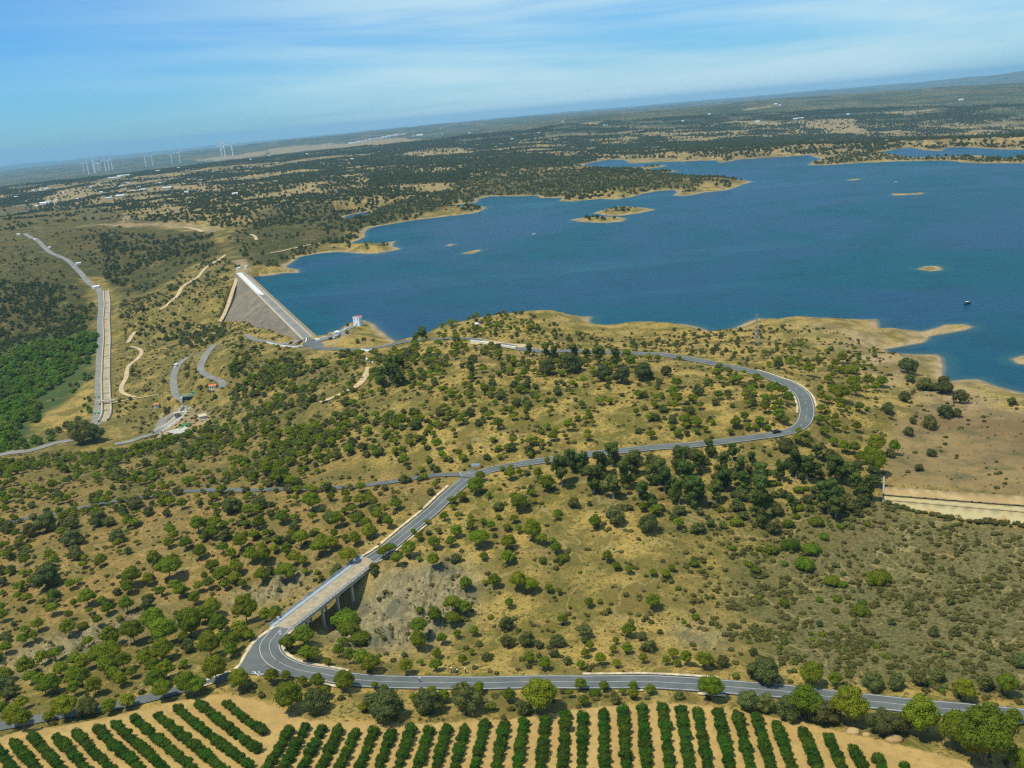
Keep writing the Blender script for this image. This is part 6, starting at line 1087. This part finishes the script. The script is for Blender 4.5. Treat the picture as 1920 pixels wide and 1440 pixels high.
# scrub, dry grass and stones near the camera
def near(nm, poly, dens, a_, b_, key, lb, clump=.5, rd=.6, cw=14):
    x_, y_, w_ = rand_in(poly, dens, a_, b_, 0, clump=clump, rd=rd, cw=cw); _, ri, ci = free(x_, y_); k = (mb[ri, ci] < rng.uniform(.1, 1.6, len(x_))) & ((key != 'e_tuft') | (mol[ri, ci] + ms[ri, ci] < rng.uniform(.15, 1., len(x_)))); x_, y_, w_ = x_[k], y_[k], w_[k]; scatter(nm, np.column_stack([x_, y_, gz(x_, y_) - .05]), w_, key, lb); print(nm, len(x_))
NEAR = [(-250,1460),(-200,1100),(-100,860),(200,845),(420,800),(520,660),(800,655),(1000,612),(1420,610),(1640,640),(1760,720),(1950,760),(2300,900),(2600,1100),(2500,1400),(1700,1460)]
near('low_scrub', NEAR, 620, .8, 3.0, 'd_scrub', 'low olive and grey scrub over the dry hillsides')
near('dry_grass', NEAR, 850, .5, 1.5, 'e_tuft', 'straw-coloured dry grass tufts over the dry hillsides', clump=.9)
near('green_scrub', [(1400,1180),(1600,1190),(1900,1230),(1950,1330),(1700,1300),(1500,1270),(1380,1240)], 900, 1.2, 3.4, 'i_green', 'green leafy scrub on the bank above the right end of the lower road', clump=.7)
near('dense_scrub', [(1360,960),(1650,945),(1960,1010),(2400,1040),(2400,1380),(1900,1320),(1650,1275),(1450,1235),(1300,1150),(1280,1040)], 2600, .8, 3.0, 'd_scrub', 'dense grey-green scrub over the plain below the concrete spillway', clump=.8)
near('stones', [(640,1100),(860,1070),(930,1110),(860,1180),(760,1215),(640,1200)], 1200, .4, 1.8, 'g_rocks', 'broken stones over the rock outcrop by the bridge', clump=.9)
near('creek_stones', [(-50,1290),(60,1210),(180,1170),(300,1140),(440,1105),(600,1095),(600,1125),(440,1145),(300,1180),(180,1220),(60,1265)], 900, .4, 1.7, 'g_rocks', 'grey stones along the dry creek bed', clump=.9)
near('slope_scrub', [(225,560),(420,520),(440,600),(560,650),(430,800),(260,830),(215,760)], 500, 1.2, 3.6, 'd_scrub', 'low scrub on the slopes under the dam')
near('verge_stones', [(1180,1160),(1420,1180),(1440,1240),(1200,1240)], 260, .4, 1.2, 'g_rocks', 'pale stones on the bare patch above the lower road', clump=.9)
for i, (x, y, s_, lb) in enumerate([(1600,1372,3.6,'big pale boulder below the thicket near the orchard corner, left one'),(1675,1387,4.6,'big pale boulder right of its neighbour near the orchard corner'),(1625,1378,2.2,'smaller pale boulder between the two big boulders')]):
    p = ground_at(x, y); g = np.random.default_rng(60 + i); v = ICO2[0] * (1 + g.uniform(-.12, .12, (len(ICO2[0]), 1))) * np.array([.55, .4, .25]); me = npmesh('boulder', v, ICO2[1], k=3); o_ = obj('boulder', me, M['apron']); o_.location = (p[0], p[1], p[2] + s_ * .05); o_.scale = (s_, s_, s_); tag(o_, lb, 'boulder', 'boulders by the orchard corner')
bx, by = [], []
for q0_, q1_ in zip(SPW[3][:-1], SPW[3][1:]):
    for k in range(70): f = random.random(); p = q0_ + (q1_ - q0_) * f; bx.append(p[0] + random.uniform(-1, 1)); by.append(p[1] + random.uniform(-2.5, 1.2))
bx, by = np.array(bx), np.array(by); scatter('apron_scrub', np.column_stack([bx, by, gz(bx, by).clip(.1) + .2]), rng.uniform(.8, 3.2, len(bx)), 'd_scrub', 'ragged scrub growing along the foot of the concrete spillway')
# olive rows of the far plantation
pts = []
for i in range(26):
    for j in range(9):
        px_, py_ = 690 + i * 7.2 + j * 1.5, 350 - i * .5 - j * 2.1 + 2; p = pick(px_, py_); pts.append((p[0], p[1], p[2]))
pts = np.array(pts); scatter('plantation_rows', pts, rng.uniform(9, 13, len(pts)), 'c_far', 'regular rows of trees of the far plantation between plain and lake')
# ------------------------------------------------------------ haze: the air itself
hb = MB().box((0, 21000, 230), (92000, 62000, 1500)); ho = hb.build('haze', None); ho['kind'] = 'stuff'
zmin = float(Z.min()) - 5; 
for v in ho.data.vertices: v.co.z = 320 if v.co.z > 200 else zmin
hm = bpy.data.materials.new('haze'); hm.use_nodes = True; ht = hm.node_tree; ht.nodes.clear(); out = ht.nodes.new('ShaderNodeOutputMaterial'); pv = ht.nodes.new('ShaderNodeVolumePrincipled'); pv.inputs['Color'].default_value = (.42, .76, 1.0, 1); pv.inputs['Density'].default_value = 3.9e-5; pv.inputs['Anisotropy'].default_value = 0.0
ht.links.new(pv.outputs[0], out.inputs['Volume']); ho.data.materials.append(hm)
